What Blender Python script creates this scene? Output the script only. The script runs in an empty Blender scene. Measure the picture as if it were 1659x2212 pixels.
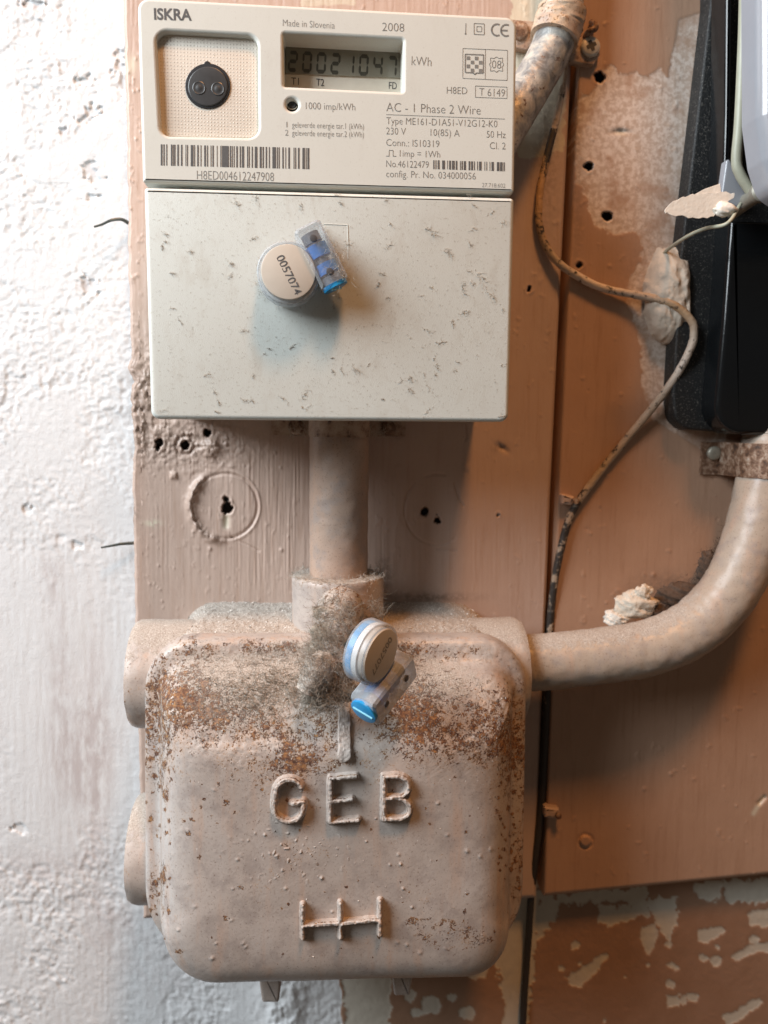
import bpy, bmesh, math, random
import numpy as np
from mathutils import Vector, Matrix
from mathutils.bvhtree import BVHTree

S = bpy.context.scene
COL = S.collection
random.seed(7)
RNG = np.random.default_rng(11)

# ------------------------------------------------------------------ camera
F, CX, CY, D = 1661.0, 829.5, 1106.0, 0.35      # focal length in overview pixels, centre, distance to the wall
YAW, PITCH, ROLL = math.radians(4.5), math.radians(6.5), math.radians(0.8)
fwd = np.array([math.sin(YAW)*math.cos(PITCH), math.cos(YAW)*math.cos(PITCH), -math.sin(PITCH)])
r0 = np.array([math.cos(YAW), -math.sin(YAW), 0.0])
u0 = np.cross(r0, fwd)
RT = r0*math.cos(ROLL) + u0*math.sin(ROLL)
UP = u0*math.cos(ROLL) - r0*math.sin(ROLL)
CAM = np.array([0.0, -D, 0.0])

cd = bpy.data.cameras.new('camera')
cam = bpy.data.objects.new('camera', cd)
COL.objects.link(cam)
m = Matrix.Identity(4)
for i in range(3):
    m[i][0], m[i][1], m[i][2], m[i][3] = RT[i], UP[i], -fwd[i], CAM[i]
cam.matrix_world = m
cd.sensor_fit = 'VERTICAL'; cd.sensor_height = 36.0; cd.lens = 36.0*F/2212.0
cd.clip_start = 0.005; cd.clip_end = 50.0
cd.dof.use_dof = True; cd.dof.focus_distance = 0.272; cd.dof.aperture_fstop = 11.0
S.camera = cam

# ------------------------------------------------------------------ light
w = bpy.data.worlds.new('World'); S.world = w; w.use_nodes = True
bg = w.node_tree.nodes['Background']
bg.inputs[0].default_value = (1.0, 0.78, 0.60, 1); bg.inputs[1].default_value = 0.085

def area(name, target, direction, dist, sx, sy, power, color):
    l = bpy.data.lights.new(name, 'AREA'); l.shape = 'RECTANGLE'; l.size = sx; l.size_y = sy
    l.energy = power; l.color = color
    o = bpy.data.objects.new(name, l); COL.objects.link(o)
    v = Vector(direction).normalized()
    o.location = Vector(target) + v*dist
    o.rotation_euler = v.to_track_quat('Z', 'Y').to_euler()
    return o
area('window_light', (0, 0, -0.03), (-1.70, -1.0, 1.25), 0.95, 0.54, 0.58, 18.8, (0.88, 0.95, 1.0))
area('ceiling_lamp', (0, 0, -0.03), (0.14, -0.52, 1.0), 1.5, 0.22, 0.22, 13.5, (1.0, 0.45, 0.15))

vs = S.view_settings
vs.view_transform = 'Standard'; vs.look = 'None'; vs.exposure = 0.0; vs.gamma = 1.0
vs.use_curve_mapping = False

# ------------------------------------------------------------------ helpers: picture point at a real depth -> world
def W(px, py, d):
    ray = fwd*F + RT*(px-CX) - UP*(py-CY)
    return CAM + ray*((D-d)/ray[1])
def WA(px, py, d):
    px = np.asarray(px, float); py = np.asarray(py, float)
    ray = fwd*F + RT*(px-CX)[..., None] - UP*(py-CY)[..., None]
    d = np.broadcast_to(np.asarray(d, float), px.shape)
    return CAM + ray*((D-d)/ray[..., 1])[..., None]
def PX(P):
    v = np.asarray(P, float) - CAM
    z = v@fwd
    return CX + F*(v@RT)/z, CY - F*(v@UP)/z
def sc(d): return F/(D-d)                        # pixels per metre at depth d

# ------------------------------------------------------------------ noise
def _h(ix, iy, s):
    n = (ix.astype(np.int64)*374761393 + iy.astype(np.int64)*668265263 + s*1442695041) & 0xffffffff
    n = ((n ^ (n >> 13))*1274126177) & 0xffffffff
    n = (n ^ (n >> 16)) & 0xffffffff
    return n.astype(float)/4294967295.0
def vn(x, y, s=0):
    x = np.asarray(x, float); y = np.asarray(y, float)
    ix = np.floor(x); iy = np.floor(y); fx = x-ix; fy = y-iy
    fx = fx*fx*(3-2*fx); fy = fy*fy*(3-2*fy)
    a = _h(ix, iy, s); b = _h(ix+1, iy, s); c = _h(ix, iy+1, s); e = _h(ix+1, iy+1, s)
    return (a*(1-fx)+b*fx)*(1-fy) + (c*(1-fx)+e*fx)*fy
def fbm(x, y, s=0, o=4, g=0.5):
    t = 0; a = 1; n = 0
    for k in range(o):
        t = t + a*vn(x*2**k+17.3*k, y*2**k-9.1*k, s+k); n += a; a *= g
    return t/n
def sst(a, b, x):
    t = np.clip((x-a)/(b-a), 0, 1); return t*t*(3-2*t)
def gauss(x, y, cx, cy, rx, ry): return np.exp(-(((x-cx)/rx)**2 + ((y-cy)/ry)**2))
def seg_dist(X, Y, pts):
    best = np.full(np.shape(X), 1e9)
    for (ax, ay), (bx, by) in zip(pts[:-1], pts[1:]):
        dx, dy = bx-ax, by-ay; L = dx*dx+dy*dy+1e-9
        t = np.clip(((X-ax)*dx+(Y-ay)*dy)/L, 0, 1)
        best = np.minimum(best, np.hypot(X-ax-t*dx, Y-ay-t*dy))
    return best
def in_poly(X, Y, pts):
    c = np.zeros(np.shape(X), bool); n = len(pts)
    for i in range(n):
        x0, y0 = pts[i]; x1, y1 = pts[(i+1) % n]
        if y0 == y1: continue
        k = ((y0 > Y) != (y1 > Y)) & (X < (x1-x0)*(Y-y0)/(y1-y0)+x0)
        c ^= k
    return c
def sdf(X, Y, pts):                              # positive inside
    dd = seg_dist(X, Y, list(pts)+[pts[0]])
    return np.where(in_poly(X, Y, pts), dd, -dd)

# ------------------------------------------------------------------ helpers: objects
def mesh(verts, faces, smooth=True, attrs=None, angle=None):
    me = bpy.data.meshes.new('m')
    verts = np.asarray(verts, float)
    me.from_pydata([tuple(v) for v in verts.tolist()], [], faces if isinstance(faces, list) else faces.tolist())
    if attrs:
        for k, v in attrs.items():
            a = me.attributes.new(k, 'FLOAT', 'POINT'); a.data.foreach_set('value', np.asarray(v, np.float32).ravel())
    if smooth:
        me.polygons.foreach_set('use_smooth', [True]*len(me.polygons))
        if angle: me.set_sharp_from_angle(angle=math.radians(angle))
    me.update()
    return me
def join(*ms):
    bm = bmesh.new()
    for q in ms: bm.from_mesh(q)
    me = bpy.data.meshes.new('m'); bm.to_mesh(me); bm.free()
    return me
def tag(o, label=None, cat=None, group=None, kind=None):
    if label: o['label'] = label
    if cat: o['category'] = cat
    if group: o['group'] = group
    if kind: o['kind'] = kind
    return o
def thing(name, label, cat, loc, group=None, kind=None):
    o = bpy.data.objects.new(name, None); COL.objects.link(o); o.location = Vector(loc)
    o.empty_display_size = 0.01
    return tag(o, label, cat, group, kind)
def world_loc(o):
    v = o.location.copy()
    return v if o.parent is None else v + world_loc(o.parent)
def obj(name, me, mt, parent=None, label=None, cat=None, group=None, kind=None):
    me.name = name
    if not me.materials: me.materials.append(mt)
    o = bpy.data.objects.new(name, me); COL.objects.link(o)
    if parent:
        o.parent = parent; o.location = -world_loc(parent)
    return tag(o, label, cat, group, kind)

# ------------------------------------------------------------------ helpers: shapes
def rpoly(pts, r, n=8):                          # rounded polygon, r one radius or one per corner
    out = []; N = len(pts)
    for i in range(N):
        p = np.array(pts[i], float); a = np.array(pts[i-1], float); b = np.array(pts[(i+1) % N], float)
        rr = r[i] if isinstance(r, (list, tuple)) else r
        if rr <= 0: out.append(tuple(p)); continue
        da = (a-p)/np.linalg.norm(a-p); db = (b-p)/np.linalg.norm(b-p)
        ang = math.acos(max(-1, min(1, float(da@db))))
        t = rr/math.tan(ang/2)
        t = min(t, .48*np.linalg.norm(a-p), .48*np.linalg.norm(b-p))
        r2 = t*math.tan(ang/2)
        c = p + (da+db)/np.linalg.norm(da+db)*(r2/math.sin(ang/2))
        s = p+da*t-c; e = p+db*t-c
        a0 = math.atan2(s[1], s[0]); a1 = math.atan2(e[1], e[0])
        dlt = (a1-a0+math.pi) % (2*math.pi)-math.pi
        for k in range(n+1):
            q = a0+dlt*k/n; out.append((c[0]+r2*math.cos(q), c[1]+r2*math.sin(q)))
    return out
def resample(pts, n):
    P = np.array(list(pts)+[pts[0]], float); L = np.r_[0, np.cumsum(np.linalg.norm(np.diff(P, axis=0), axis=1))]
    t = np.linspace(0, L[-1], n, endpoint=False)
    return np.stack([np.interp(t, L, P[:, k]) for k in range(P.shape[1])], 1)
def ccw(P):
    P = np.asarray(P, float); x, z = P[:, 0], P[:, 1]
    return P if np.sum(x*np.roll(z, -1)-np.roll(x, -1)*z) > 0 else P[::-1]
def normals2(P):
    t = np.roll(P, -1, 0)-np.roll(P, 1, 0)
    n = np.stack([t[:, 1], -t[:, 0]], 1); return n/(np.linalg.norm(n, axis=1)[:, None]+1e-12)
def loft(rings, cap0=True, cap1=True):
    n = len(rings[0]); V = np.concatenate(rings); Fc = []
    for k in range(len(rings)-1):
        for i in range(n):
            j = (i+1) % n
            Fc.append([k*n+i, k*n+j, (k+1)*n+j, (k+1)*n+i])
    if cap0: Fc.append(list(range(n))[::-1])
    if cap1: Fc.append([(len(rings)-1)*n+i for i in range(n)])
    return V, Fc
def xz_ring(P2, d): return np.stack([P2[:, 0], np.full(len(P2), -d), P2[:, 1]], 1)
def slab(pxpts, dpx, d0, d1, bev=0.001, back_inset=0.0, smooth=True, seg=5):
    """outline traced at depth dpx, a solid from depth d0 (back) to d1 (front) with a rounded front edge"""
    P = ccw(np.array([[p[0], p[2]] for p in (W(x, y, dpx) for x, y in pxpts)]))
    Nn = normals2(P)
    rings = [xz_ring(P-Nn*back_inset, d0), xz_ring(P, d1-bev)]
    for k in range(1, seg+1):
        a = math.pi/2*k/seg
        rings.append(xz_ring(P-Nn*bev*(1-math.cos(a)), d1-bev+bev*math.sin(a)))
    V, Fc = loft(rings)
    return mesh(V, Fc, smooth, angle=40)
def frames(P):
    P = np.asarray(P, float); T = np.gradient(P, axis=0); T /= np.linalg.norm(T, axis=1)[:, None]
    u = np.cross(T[0], [0, 1, 0.02]); u /= np.linalg.norm(u); U = [u]
    for t in T[1:]:
        u = u-t*(u@t); u /= np.linalg.norm(u); U.append(u)
    U = np.array(U); return T, U, np.cross(T, U)
def smooth_path(pts, n):
    P = np.array(pts, float); m_ = len(P); out = []
    Q = np.vstack([2*P[0]-P[1], P, 2*P[-1]-P[-2]])
    per = max(2, n//(m_-1))
    for i in range(1, m_):
        for k in range(per):
            t = k/per; a, b, c, e = Q[i-1], Q[i], Q[i+1], Q[i+2]
            out.append(.5*((2*b)+(c-a)*t+(2*a-5*b+4*c-e)*t*t+(3*b-a-3*c+e)*t**3))
    out.append(P[-1]); return np.array(out)
def tube(P, r, seg=24, disp=None, attrs=None, caps=True, arc=None):
    P = np.asarray(P, float); n = len(P); T, U, B = frames(P)
    r = np.broadcast_to(np.asarray(r, float), (n,))
    a = np.linspace(0, 2*math.pi, seg, endpoint=False)
    R = np.repeat(r[:, None], seg, 1)
    if disp is not None: R = R + disp(np.arange(n)[:, None]*np.ones(seg), np.ones(n)[:, None]*a)
    V = P[:, None]+R[..., None]*(np.cos(a)[None, :, None]*U[:, None]+np.sin(a)[None, :, None]*B[:, None])
    V, Fc = loft(list(V), caps, caps)
    return mesh(V, Fc, True, attrs, angle=60)
def lathe(o, axis, prof, seg=40):
    """prof: list of (distance along the axis, radius)"""
    ax = Vector(axis).normalized(); u = ax.orthogonal().normalized(); v = ax.cross(u)
    o = Vector(o); rings = []
    for t, r in prof:
        rings.append(np.array([tuple(o+ax*t+(u*math.cos(a)+v*math.sin(a))*r) for a in np.linspace(0, 2*math.pi, seg, endpoint=False)]))
    V, Fc = loft(rings); return mesh(V, Fc, True, angle=35)
def grid(V3, attrs=None, skirt=None):
    ny, nx = V3.shape[:2]
    if skirt is not None:
        V3 = np.pad(V3, ((1, 1), (1, 1), (0, 0)), mode='edge')
        V3[0, :, 1] = V3[-1, :, 1] = -skirt; V3[:, 0, 1] = V3[:, -1, 1] = -skirt
        if attrs: attrs = {k: np.pad(v, 1, mode='edge') for k, v in attrs.items()}
        ny += 2; nx += 2
    I = np.arange(ny*nx).reshape(ny, nx)
    Fc = np.stack([I[:-1, :-1], I[1:, :-1], I[1:, 1:], I[:-1, 1:]], -1).reshape(-1, 4)
    return mesh(V3.reshape(-1, 3), Fc, True, attrs, angle=None)
def relief(polylines, hw, height, depth_at, edge=4.0, step=1.3, rough=0.12, closed=None, seed=3):
    """raised cast strokes: height from the distance to the stroke's centre line"""
    pts = [p for pl in polylines for p in pl]
    x0 = min(p[0] for p in pts)-hw-4; x1 = max(p[0] for p in pts)+hw+4
    y0 = min(p[1] for p in pts)-hw-4; y1 = max(p[1] for p in pts)+hw+4
    xs = np.arange(x0, x1, step); ys = np.arange(y0, y1, step); X, Y = np.meshgrid(xs, ys)
    dd = np.full(X.shape, 1e9)
    for pl in polylines: dd = np.minimum(dd, seg_dist(X, Y, pl))
    dd = dd + (fbm(X/12, Y/12, seed, 2)-.5)*2.6
    h = sst(0, 1, (hw-dd)/edge)*height
    h *= 1+rough*(fbm(X/6, Y/6, seed+5, 3)-.5)*2
    keep = dd < hw+.5
    V = WA(X, Y, 0.086)
    base = np.array([depth_at(p[0], p[2]) for p in V.reshape(-1, 3)]).reshape(X.shape)
    V = WA(X, Y, base+h*.5)
    V[..., 1] = -(base + np.where(h > 1e-6, h, 0) - np.where(dd < hw-.2, 0.0, .0004))
    ny, nx = X.shape; I = np.arange(ny*nx).reshape(ny, nx)
    k = (keep[:-1, :-1] | keep[1:, 1:] | keep[1:, :-1] | keep[:-1, 1:])
    Fc = np.stack([I[:-1, :-1], I[1:, :-1], I[1:, 1:], I[:-1, 1:]], -1)[k]
    used = np.unique(Fc); mp = np.zeros(ny*nx, int); mp[used] = np.arange(len(used))
    a = np.clip(h/height, 0, 1)
    return mesh(V.reshape(-1, 3)[used], mp[Fc], True, {'rust': (.20+.80*np.exp(-((a-.70)/.22)**2)).reshape(-1)[used], 'dust': (0*a).reshape(-1)[used]})
def curve_mesh(splines, d, ext, bev, offset=None):
    """flat outline with holes -> plate; splines in world (x,z), front face at depth d"""
    cu = bpy.data.curves.new('c', 'CURVE'); cu.dimensions = '2D'; cu.fill_mode = 'BOTH'
    for P in splines:
        s = cu.splines.new('POLY'); s.points.add(len(P)-1)
        for i, p in enumerate(P): s.points[i].co = (p[0], p[1], 0, 1)
        s.use_cyclic_u = True
    cu.extrude = max(0, ext/2-bev); cu.bevel_depth = bev; cu.bevel_resolution = 3; cu.offset = -bev
    return _conv(cu, lambda v: (v.x, -(d-ext/2+v.z), v.y))
def _conv(cu, fn):
    o = bpy.data.objects.new('tmp', cu); COL.objects.link(o)
    dg = bpy.context.evaluated_depsgraph_get(); dg.update()
    me = bpy.data.meshes.new_from_object(o.evaluated_get(dg))
    bpy.data.objects.remove(o); bpy.data.curves.remove(cu)
    me.materials.clear()
    for v in me.vertices: v.co = fn(v.co.copy())
    me.update(); return me
def flat(polys):                                 # list of world 3-D polygons -> one mesh
    V = []; Fc = []
    for P in polys:
        Fc.append(list(range(len(V), len(V)+len(P)))); V += [tuple(p) for p in P]
    return mesh(V, Fc, False)
def pxq(pts, d): return [W(x, y, d) for x, y in pts]
def face_cam(me):                                # make every face look at the viewer's side of the wall
    bm = bmesh.new(); bm.from_mesh(me)
    for f in bm.faces:
        if f.normal.y > 0: f.normal_flip()
    bm.to_mesh(me); bm.free(); return me
def text_mesh(s, a, b, cap, d, thin=0.0, frame=None):
    """words between two picture points a -> b on the plane at depth d, cap height in picture pixels"""
    cu = bpy.data.curves.new('t', 'FONT'); cu.body = s; cu.size = 1.0; cu.offset = thin; cu.resolution_u = 3
    me = _conv(cu, lambda v: (v.x, v.y, 0))
    xs = [v.co.x for v in me.vertices]
    x0, x1 = min(xs), max(xs)
    A = W(a[0], a[1], d); B = W(b[0], b[1], d)
    if frame is None:
        X = B-A; L = np.linalg.norm(X); X = X/L
        Z = np.array([0, 1.0, 0]); Yv = np.cross(X, [0, 1, 0]); Yv = -Yv if False else Yv
        Yv = np.array([-X[2], 0, X[0]])
        hs = cap/sc(d)/0.728; O = A; kx = L/(x1-x0)
    else:
        O, X, Yv, L, hgt = frame; kx = L/(x1-x0); hs = hgt/0.728
    for v in me.vertices:
        q = O + X*((v.co.x-x0)*kx) + Yv*(v.co.y*hs)
        v.co = q
    me.update(); return me
def strands(items, sides=3):
    V = []; Fc = []
    for p, dr, L, curl, r, n in items:
        p = np.array(p, float); dr = np.array(dr, float); dr /= np.linalg.norm(dr)+1e-9; ring = []
        for k in range(n+1):
            u = np.cross(dr, [.3, .5, .8]); u /= np.linalg.norm(u)+1e-9; v = np.cross(dr, u)
            b = len(V); rr = r*(1-.5*k/n)
            for s in range(sides):
                a = 2*math.pi*s/sides; V.append(p+(u*math.cos(a)+v*math.sin(a))*rr)
            if k:
                for s in range(sides):
                    t = (s+1) % sides; Fc.append([b-sides+s, b-sides+t, b+t, b+s])
            p = p+dr*L/n; dr = dr+RNG.normal(0, curl, 3); dr /= np.linalg.norm(dr)+1e-9
    return mesh(V, Fc, True)
def lump(c, rad, amp=.3, freq=3.0, seed=0, sub=4, attrs=None):
    bm = bmesh.new(); bmesh.ops.create_icosphere(bm, subdivisions=sub, radius=1)
    P = np.array([v.co[:] for v in bm.verts])
    n = fbm(P[:, 0]*freq+P[:, 2]*1.3*freq+50, P[:, 1]*freq-P[:, 2]*freq+50, seed, 4)-.5
    n2 = fbm(P[:, 0]*freq*3-P[:, 1]*freq+90, P[:, 2]*freq*3+70, seed+3, 3)-.5
    P = P*(1+amp*2*n+amp*.7*n2)[:, None]*np.array(rad)+np.array(c)
    for v, p in zip(bm.verts, P): v.co = p
    me = bpy.data.meshes.new('m'); bm.to_mesh(me); bm.free()
    me.polygons.foreach_set('use_smooth', [True]*len(me.polygons))
    if attrs:
        for k, val in attrs.items():
            a = me.attributes.new(k, 'FLOAT', 'POINT'); a.data.foreach_set('value', np.full(len(P), val, np.float32))
    return me

# ------------------------------------------------------------------ materials
class NT:
    def __init__(s, name):
        s.m = bpy.data.materials.new(name); s.m.use_nodes = True; s.t = s.m.node_tree; s.t.nodes.clear()
        s.out = s.t.nodes.new('ShaderNodeOutputMaterial'); s._c = None
    def n(s, ty, **k):
        q = s.t.nodes.new(ty)
        for a, v in k.items(): setattr(q, a, v)
        return q
    def put(s, sock, v):
        if hasattr(v, 'is_output'): s.t.links.new(v, sock)
        elif isinstance(v, (tuple, list)) and len(v) == 3 and sock.type == 'RGBA': sock.default_value = (*v, 1)
        else: sock.default_value = v
    def co(s, scale=(1, 1, 1), rot=(0, 0, 0)):
        if s._c is None: s._c = s.n('ShaderNodeTexCoord').outputs['Object']
        if scale == (1, 1, 1) and rot == (0, 0, 0): return s._c
        mp = s.n('ShaderNodeMapping'); mp.inputs['Scale'].default_value = scale; mp.inputs['Rotation'].default_value = rot
        s.put(mp.inputs['Vector'], s._c); return mp.outputs[0]
    def noise(s, scale, detail=4, rough=.55, vec=None, dist=0):
        q = s.n('ShaderNodeTexNoise'); s.put(q.inputs['Vector'], vec if vec is not None else s.co())
        q.inputs['Scale'].default_value = scale; q.inputs['Detail'].default_value = detail
        q.inputs['Roughness'].default_value = rough; q.inputs['Distortion'].default_value = dist
        return q.outputs['Fac']
    def math(s, op, a, b=0.0, c=None, clamp=False):
        q = s.n('ShaderNodeMath', operation=op, use_clamp=clamp); s.put(q.inputs[0], a); s.put(q.inputs[1], b)
        if c is not None: s.put(q.inputs[2], c)
        return q.outputs[0]
    def step(s, x, a, b):
        q = s.n('ShaderNodeMapRange', interpolation_type='SMOOTHSTEP'); s.put(q.inputs[0], x)
        q.inputs[1].default_value = a; q.inputs[2].default_value = b; return q.outputs[0]
    def mix(s, f, a, b, mode='MIX'):
        q = s.n('ShaderNodeMix', data_type='RGBA', blend_type=mode); s.put(q.inputs[0], f); s.put(q.inputs[6], a); s.put(q.inputs[7], b)
        return q.outputs[2]
    def ramp(s, f, *stops):
        q = s.n('ShaderNodeValToRGB'); e = q.color_ramp.elements
        while len(e) < len(stops): e.new(0.5)
        for el, (p, c) in zip(e, stops): el.position = p; el.color = (*c, 1)
        s.put(q.inputs[0], f); return q.outputs[0]
    def attr(s, name):
        return s.n('ShaderNodeAttribute', attribute_name=name).outputs['Fac']
    def bump(s, h, dist, strength=1.0, nrm=None):
        q = s.n('ShaderNodeBump'); q.inputs['Distance'].default_value = dist; q.inputs['Strength'].default_value = strength
        s.put(q.inputs['Height'], h)
        if nrm is not None: s.put(q.inputs['Normal'], nrm)
        return q.outputs[0]
    def bsdf(s, color, rough=.5, metal=0.0, nrm=None, spec=.5, **kw):
        b = s.n('ShaderNodeBsdfPrincipled')
        s.put(b.inputs['Base Color'], color); s.put(b.inputs['Roughness'], rough); s.put(b.inputs['Metallic'], metal)
        s.put(b.inputs['Specular IOR Level'], spec)
        if nrm is not None: s.put(b.inputs['Normal'], nrm)
        for k, v in kw.items(): s.put(b.inputs[k], v)
        return b.outputs[0]
    def done(s, sh): s.t.links.new(sh, s.out.inputs[0]); return s.m

def m_plain(name, c, rough=.5, metal=0.0, spec=.5, var=.12, scale=300, bump=0.0, bscale=1500):
    t = NT(name); n = t.noise(scale, 4)
    col = t.mix(n, tuple(v*(1-var) for v in c), tuple(min(1, v*(1+var)) for v in c))
    nr = t.bump(t.noise(bscale, 3), bump) if bump else None
    return t.done(t.bsdf(col, rough, metal, nr, spec))

# plaster and peeling paint of the wall behind everything
t = NT('wall_paint')
brown, pale, dirt = t.attr('brown'), t.attr('pale'), t.attr('dirt')
white = t.mix(t.noise(60, 4), (.61, .625, .64), (.68, .69, .70))
white = t.mix(t.math('MULTIPLY', dirt, t.step(t.noise(260, 5, .6, t.co((1, 1, .35))), .30, .62)), white, (.44, .39, .385))
white = t.mix(t.math('MULTIPLY', t.step(t.noise(420, 6, .7), .63, .72), .5), white, (.60, .55, .50))
br = t.mix(t.noise(90, 4), (.27, .155, .095), (.36, .22, .15))
pl = t.mix(t.noise(240, 4), (.46, .42, .36), (.58, .54, .46))
col = t.mix(brown, white, br); col = t.mix(pale, col, pl)
nr = t.bump(t.noise(1300, 5, .6), .00016)
MAT_WALL = t.done(t.bsdf(col, t.math('SUBTRACT', .8, t.math('MULTIPLY', brown, .3)), 0, nr, .3))

# pinkish brown gloss paint of the boards
def board_paint(name, c0, c1, c2):
  global t
  t = NT(name)
  patch, hole, dirt, raw = t.attr('patch'), t.attr('hole'), t.attr('dirt'), t.attr('raw')
  base = t.mix(t.noise(55, 4), c0, c1)
  base = t.mix(t.math('MULTIPLY', t.step(t.noise(380, 5, .65, t.co((1, 1, .08))), .5, .78), .6), base, c2)
  base = t.mix(t.math('MULTIPLY', t.step(t.noise(1300, 3), .66, .74), .5), base, (.22, .15, .12))
  pp = t.mix(t.step(t.noise(420, 5, .6), .38, .62), (.52, .40, .32), (.70, .60, .53))
  base = t.mix(patch, base, pp)
  base = t.mix(raw, base, t.mix(t.noise(500, 4), (.56, .52, .40), (.66, .60, .47)))
  base = t.mix(t.math('MULTIPLY', dirt, t.step(t.noise(520, 5, .7), .32, .6)), base, (.17, .125, .10))
  base = t.mix(hole, base, (.012, .010, .009))
  nr = t.bump(t.noise(420, 4, .5, t.co((1, 1, .35))), .00014, .7)
  nr = t.bump(t.noise(2600, 3), .00004, .7, nr)
  rg = t.math('ADD', t.math('MULTIPLY', patch, .22), t.math('ADD', .36, t.math('MULTIPLY', t.noise(160, 3), .2)))
  return t.done(t.bsdf(base, rg, 0, nr, .45))
MAT_BOARD = board_paint('board_paint', (.445, .32, .26), (.515, .39, .325), (.39, .255, .19))
MAT_RBOARD = board_paint('warm_lit_panel_paint', (.40, .245, .165), (.47, .305, .215), (.33, .19, .12))  # board paint again, with the warm light's orange put into its colour

# painted cast iron: rust, chips and dust where the mesh says they lie
def cast(name, c0, c1, rust_gain=1.0, dust_gain=1.0):
    t = NT(name)
    ru, du, gr = t.attr('rust'), t.attr('dust'), t.attr('grey')
    nA = t.noise(430, 8, .70); nB = t.noise(1500, 5, .66)
    f = t.math('ADD', t.math('MULTIPLY', nA, .55), t.math('MULTIPLY', nB, .45))
    thr = t.math('SUBTRACT', .735, t.math('MULTIPLY', ru, .255*rust_gain))
    rm = t.math('MULTIPLY', t.math('SUBTRACT', f, thr), 22.0, clamp=True)
    halo = t.math('MULTIPLY', t.math('SUBTRACT', f, t.math('SUBTRACT', thr, .055)), 10.0, clamp=True)
    base = t.mix(t.noise(60, 4), c0, c1)
    base = t.mix(t.math('MULTIPLY', gr, t.step(t.noise(120, 4, .5, t.co((1, 1, .22))), .3, .7)), base, (.50, .47, .45))
    base = t.mix(t.math('MULTIPLY', t.step(t.noise(170, 4, .6, t.co((1, 1, .12))), .48, .72), .5), base, (.48, .31, .22))
    base = t.mix(t.math('MULTIPLY', halo, t.math('MULTIPLY', t.step(t.noise(150, 3), .38, .60), .85)), base, (.47, .25, .10))
    base = t.mix(t.math('MULTIPLY', t.step(t.noise(110, 7, .7), .46, .66), .65), base, (.31, .265, .245))
    base = t.mix(t.math('MULTIPLY', t.step(t.noise(1300, 6, .8), .555, .65), .75), base, (.15, .095, .07))
    rust = t.ramp(t.noise(700, 4, .6), (.30, (.06, .032, .024)), (.45, (.14, .066, .040)), (.55, (.25, .125, .06)), (.68, (.42, .22, .085)))
    dn = t.noise(1900, 5, .75)
    dcol = t.ramp(dn, (.28, (.16, .125, .10)), (.42, (.33, .28, .24)), (.56, (.46, .41, .36)), (.70, (.72, .69, .65)))
    dm = t.math('MULTIPLY', t.math('SUBTRACT', t.math('ADD', t.math('MULTIPLY', du, 1.35*dust_gain), t.math('MULTIPLY', t.math('SUBTRACT', t.noise(330, 6, .7), .5), 1.6)), .42), 3.5, clamp=True)
    base = t.mix(dm, base, dcol)
    base = t.mix(t.math('MULTIPLY', rm, t.math('SUBTRACT', 1.0, t.math('MULTIPLY', dm, .35))), base, rust)
    nr = t.bump(rm, .00010, .8)
    nr = t.bump(t.math('MULTIPLY', t.noise(850, 6, .7), 1.0), .00007, .7, nr)
    nr = t.bump(t.math('MULTIPLY', t.noise(2300, 4, .7), t.math('ADD', t.math('MULTIPLY', dm, .9), t.math('ADD', .12, t.math('MULTIPLY', rm, .4)))), .00030, .9, nr)
    rg = t.math('ADD', .38, t.math('MULTIPLY', t.math('MAXIMUM', rm, dm), .5))
    return t.done(t.bsdf(base, rg, 0, nr, .45))
MAT_CAST = cast('painted_cast_iron', (.405, .35, .315), (.475, .42, .38))
MAT_PIPE = cast('painted_pipe', (.38, .275, .215), (.45, .335, .27), .85)
MAT_ELBOW = cast('pale_pipe_paint', (.37, .30, .24), (.44, .37, .305), .55, .8)
MAT_COLLAR = cast('corroded_collar_paint', (.44, .33, .24), (.58, .46, .34), 1.25)

t = NT('galvanised_conduit')
n = t.noise(180, 5, .65, dist=.6)
col = t.ramp(n, (.34, (.17, .165, .16)), (.46, (.30, .295, .285)), (.56, (.46, .43, .38)), (.66, (.60, .54, .47)))
col = t.mix(t.step(t.noise(420, 5, .6), .60, .70), col, (.12, .06, .035))
MAT_GALV = t.done(t.bsdf(col, .45, .25, t.bump(t.noise(500, 4), .0004, .6), .5))

MAT_STRAP = None
t = NT('rusty_strap')
n = t.noise(300, 6, .68)
col = t.ramp(n, (.34, (.06, .035, .025)), (.47, (.16, .085, .05)), (.56, (.30, .20, .14)), (.68, (.46, .38, .31)))
MAT_STRAP = t.done(t.bsdf(col, .55, .2, t.bump(t.noise(900, 4), .0003), .5))
t = NT('brown_painted_strap')
col = t.ramp(t.noise(260, 6, .7), (.33, (.09, .05, .035)), (.45, (.33, .22, .16)), (.6, (.44, .33, .25)))
MAT_STRAP2 = t.done(t.bsdf(col, .5, 0, t.bump(t.noise(900, 4), .0003), .5))

# meter plastic: fine spark-eroded grain, light dust
def plastic(name, a, b, grain, dust):
    t = NT(name)
    col = t.mix(t.noise(40, 3), a, b)
    col = t.mix(t.math('MULTIPLY', t.step(t.noise(1000, 6, .78), .555, .68), dust), col, (.34, .31, .255))
    col = t.mix(t.math('MULTIPLY', t.step(t.noise(150, 6, .7, t.co((1, 1, .5), (0, .7, 0))), .50, .72), dust*.55), col, (.46, .43, .37))
    nr = t.bump(t.noise(3300, 2, .5), grain)
    return t.done(t.bsdf(col, .48, 0, nr, .35))
MAT_PANEL = plastic('meter_panel_plastic', (.585, .59, .545), (.62, .62, .57), .00003, .28)
MAT_COVER = plastic('meter_cover_plastic', (.585, .61, .575), (.62, .64, .60), .00009, .65)
MAT_INK = m_plain('printing_ink', (.085, .085, .085), .6, var=.3, scale=900)
MAT_INK3 = m_plain('faded_seal_ink', (.24, .22, .19), .6)
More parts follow.
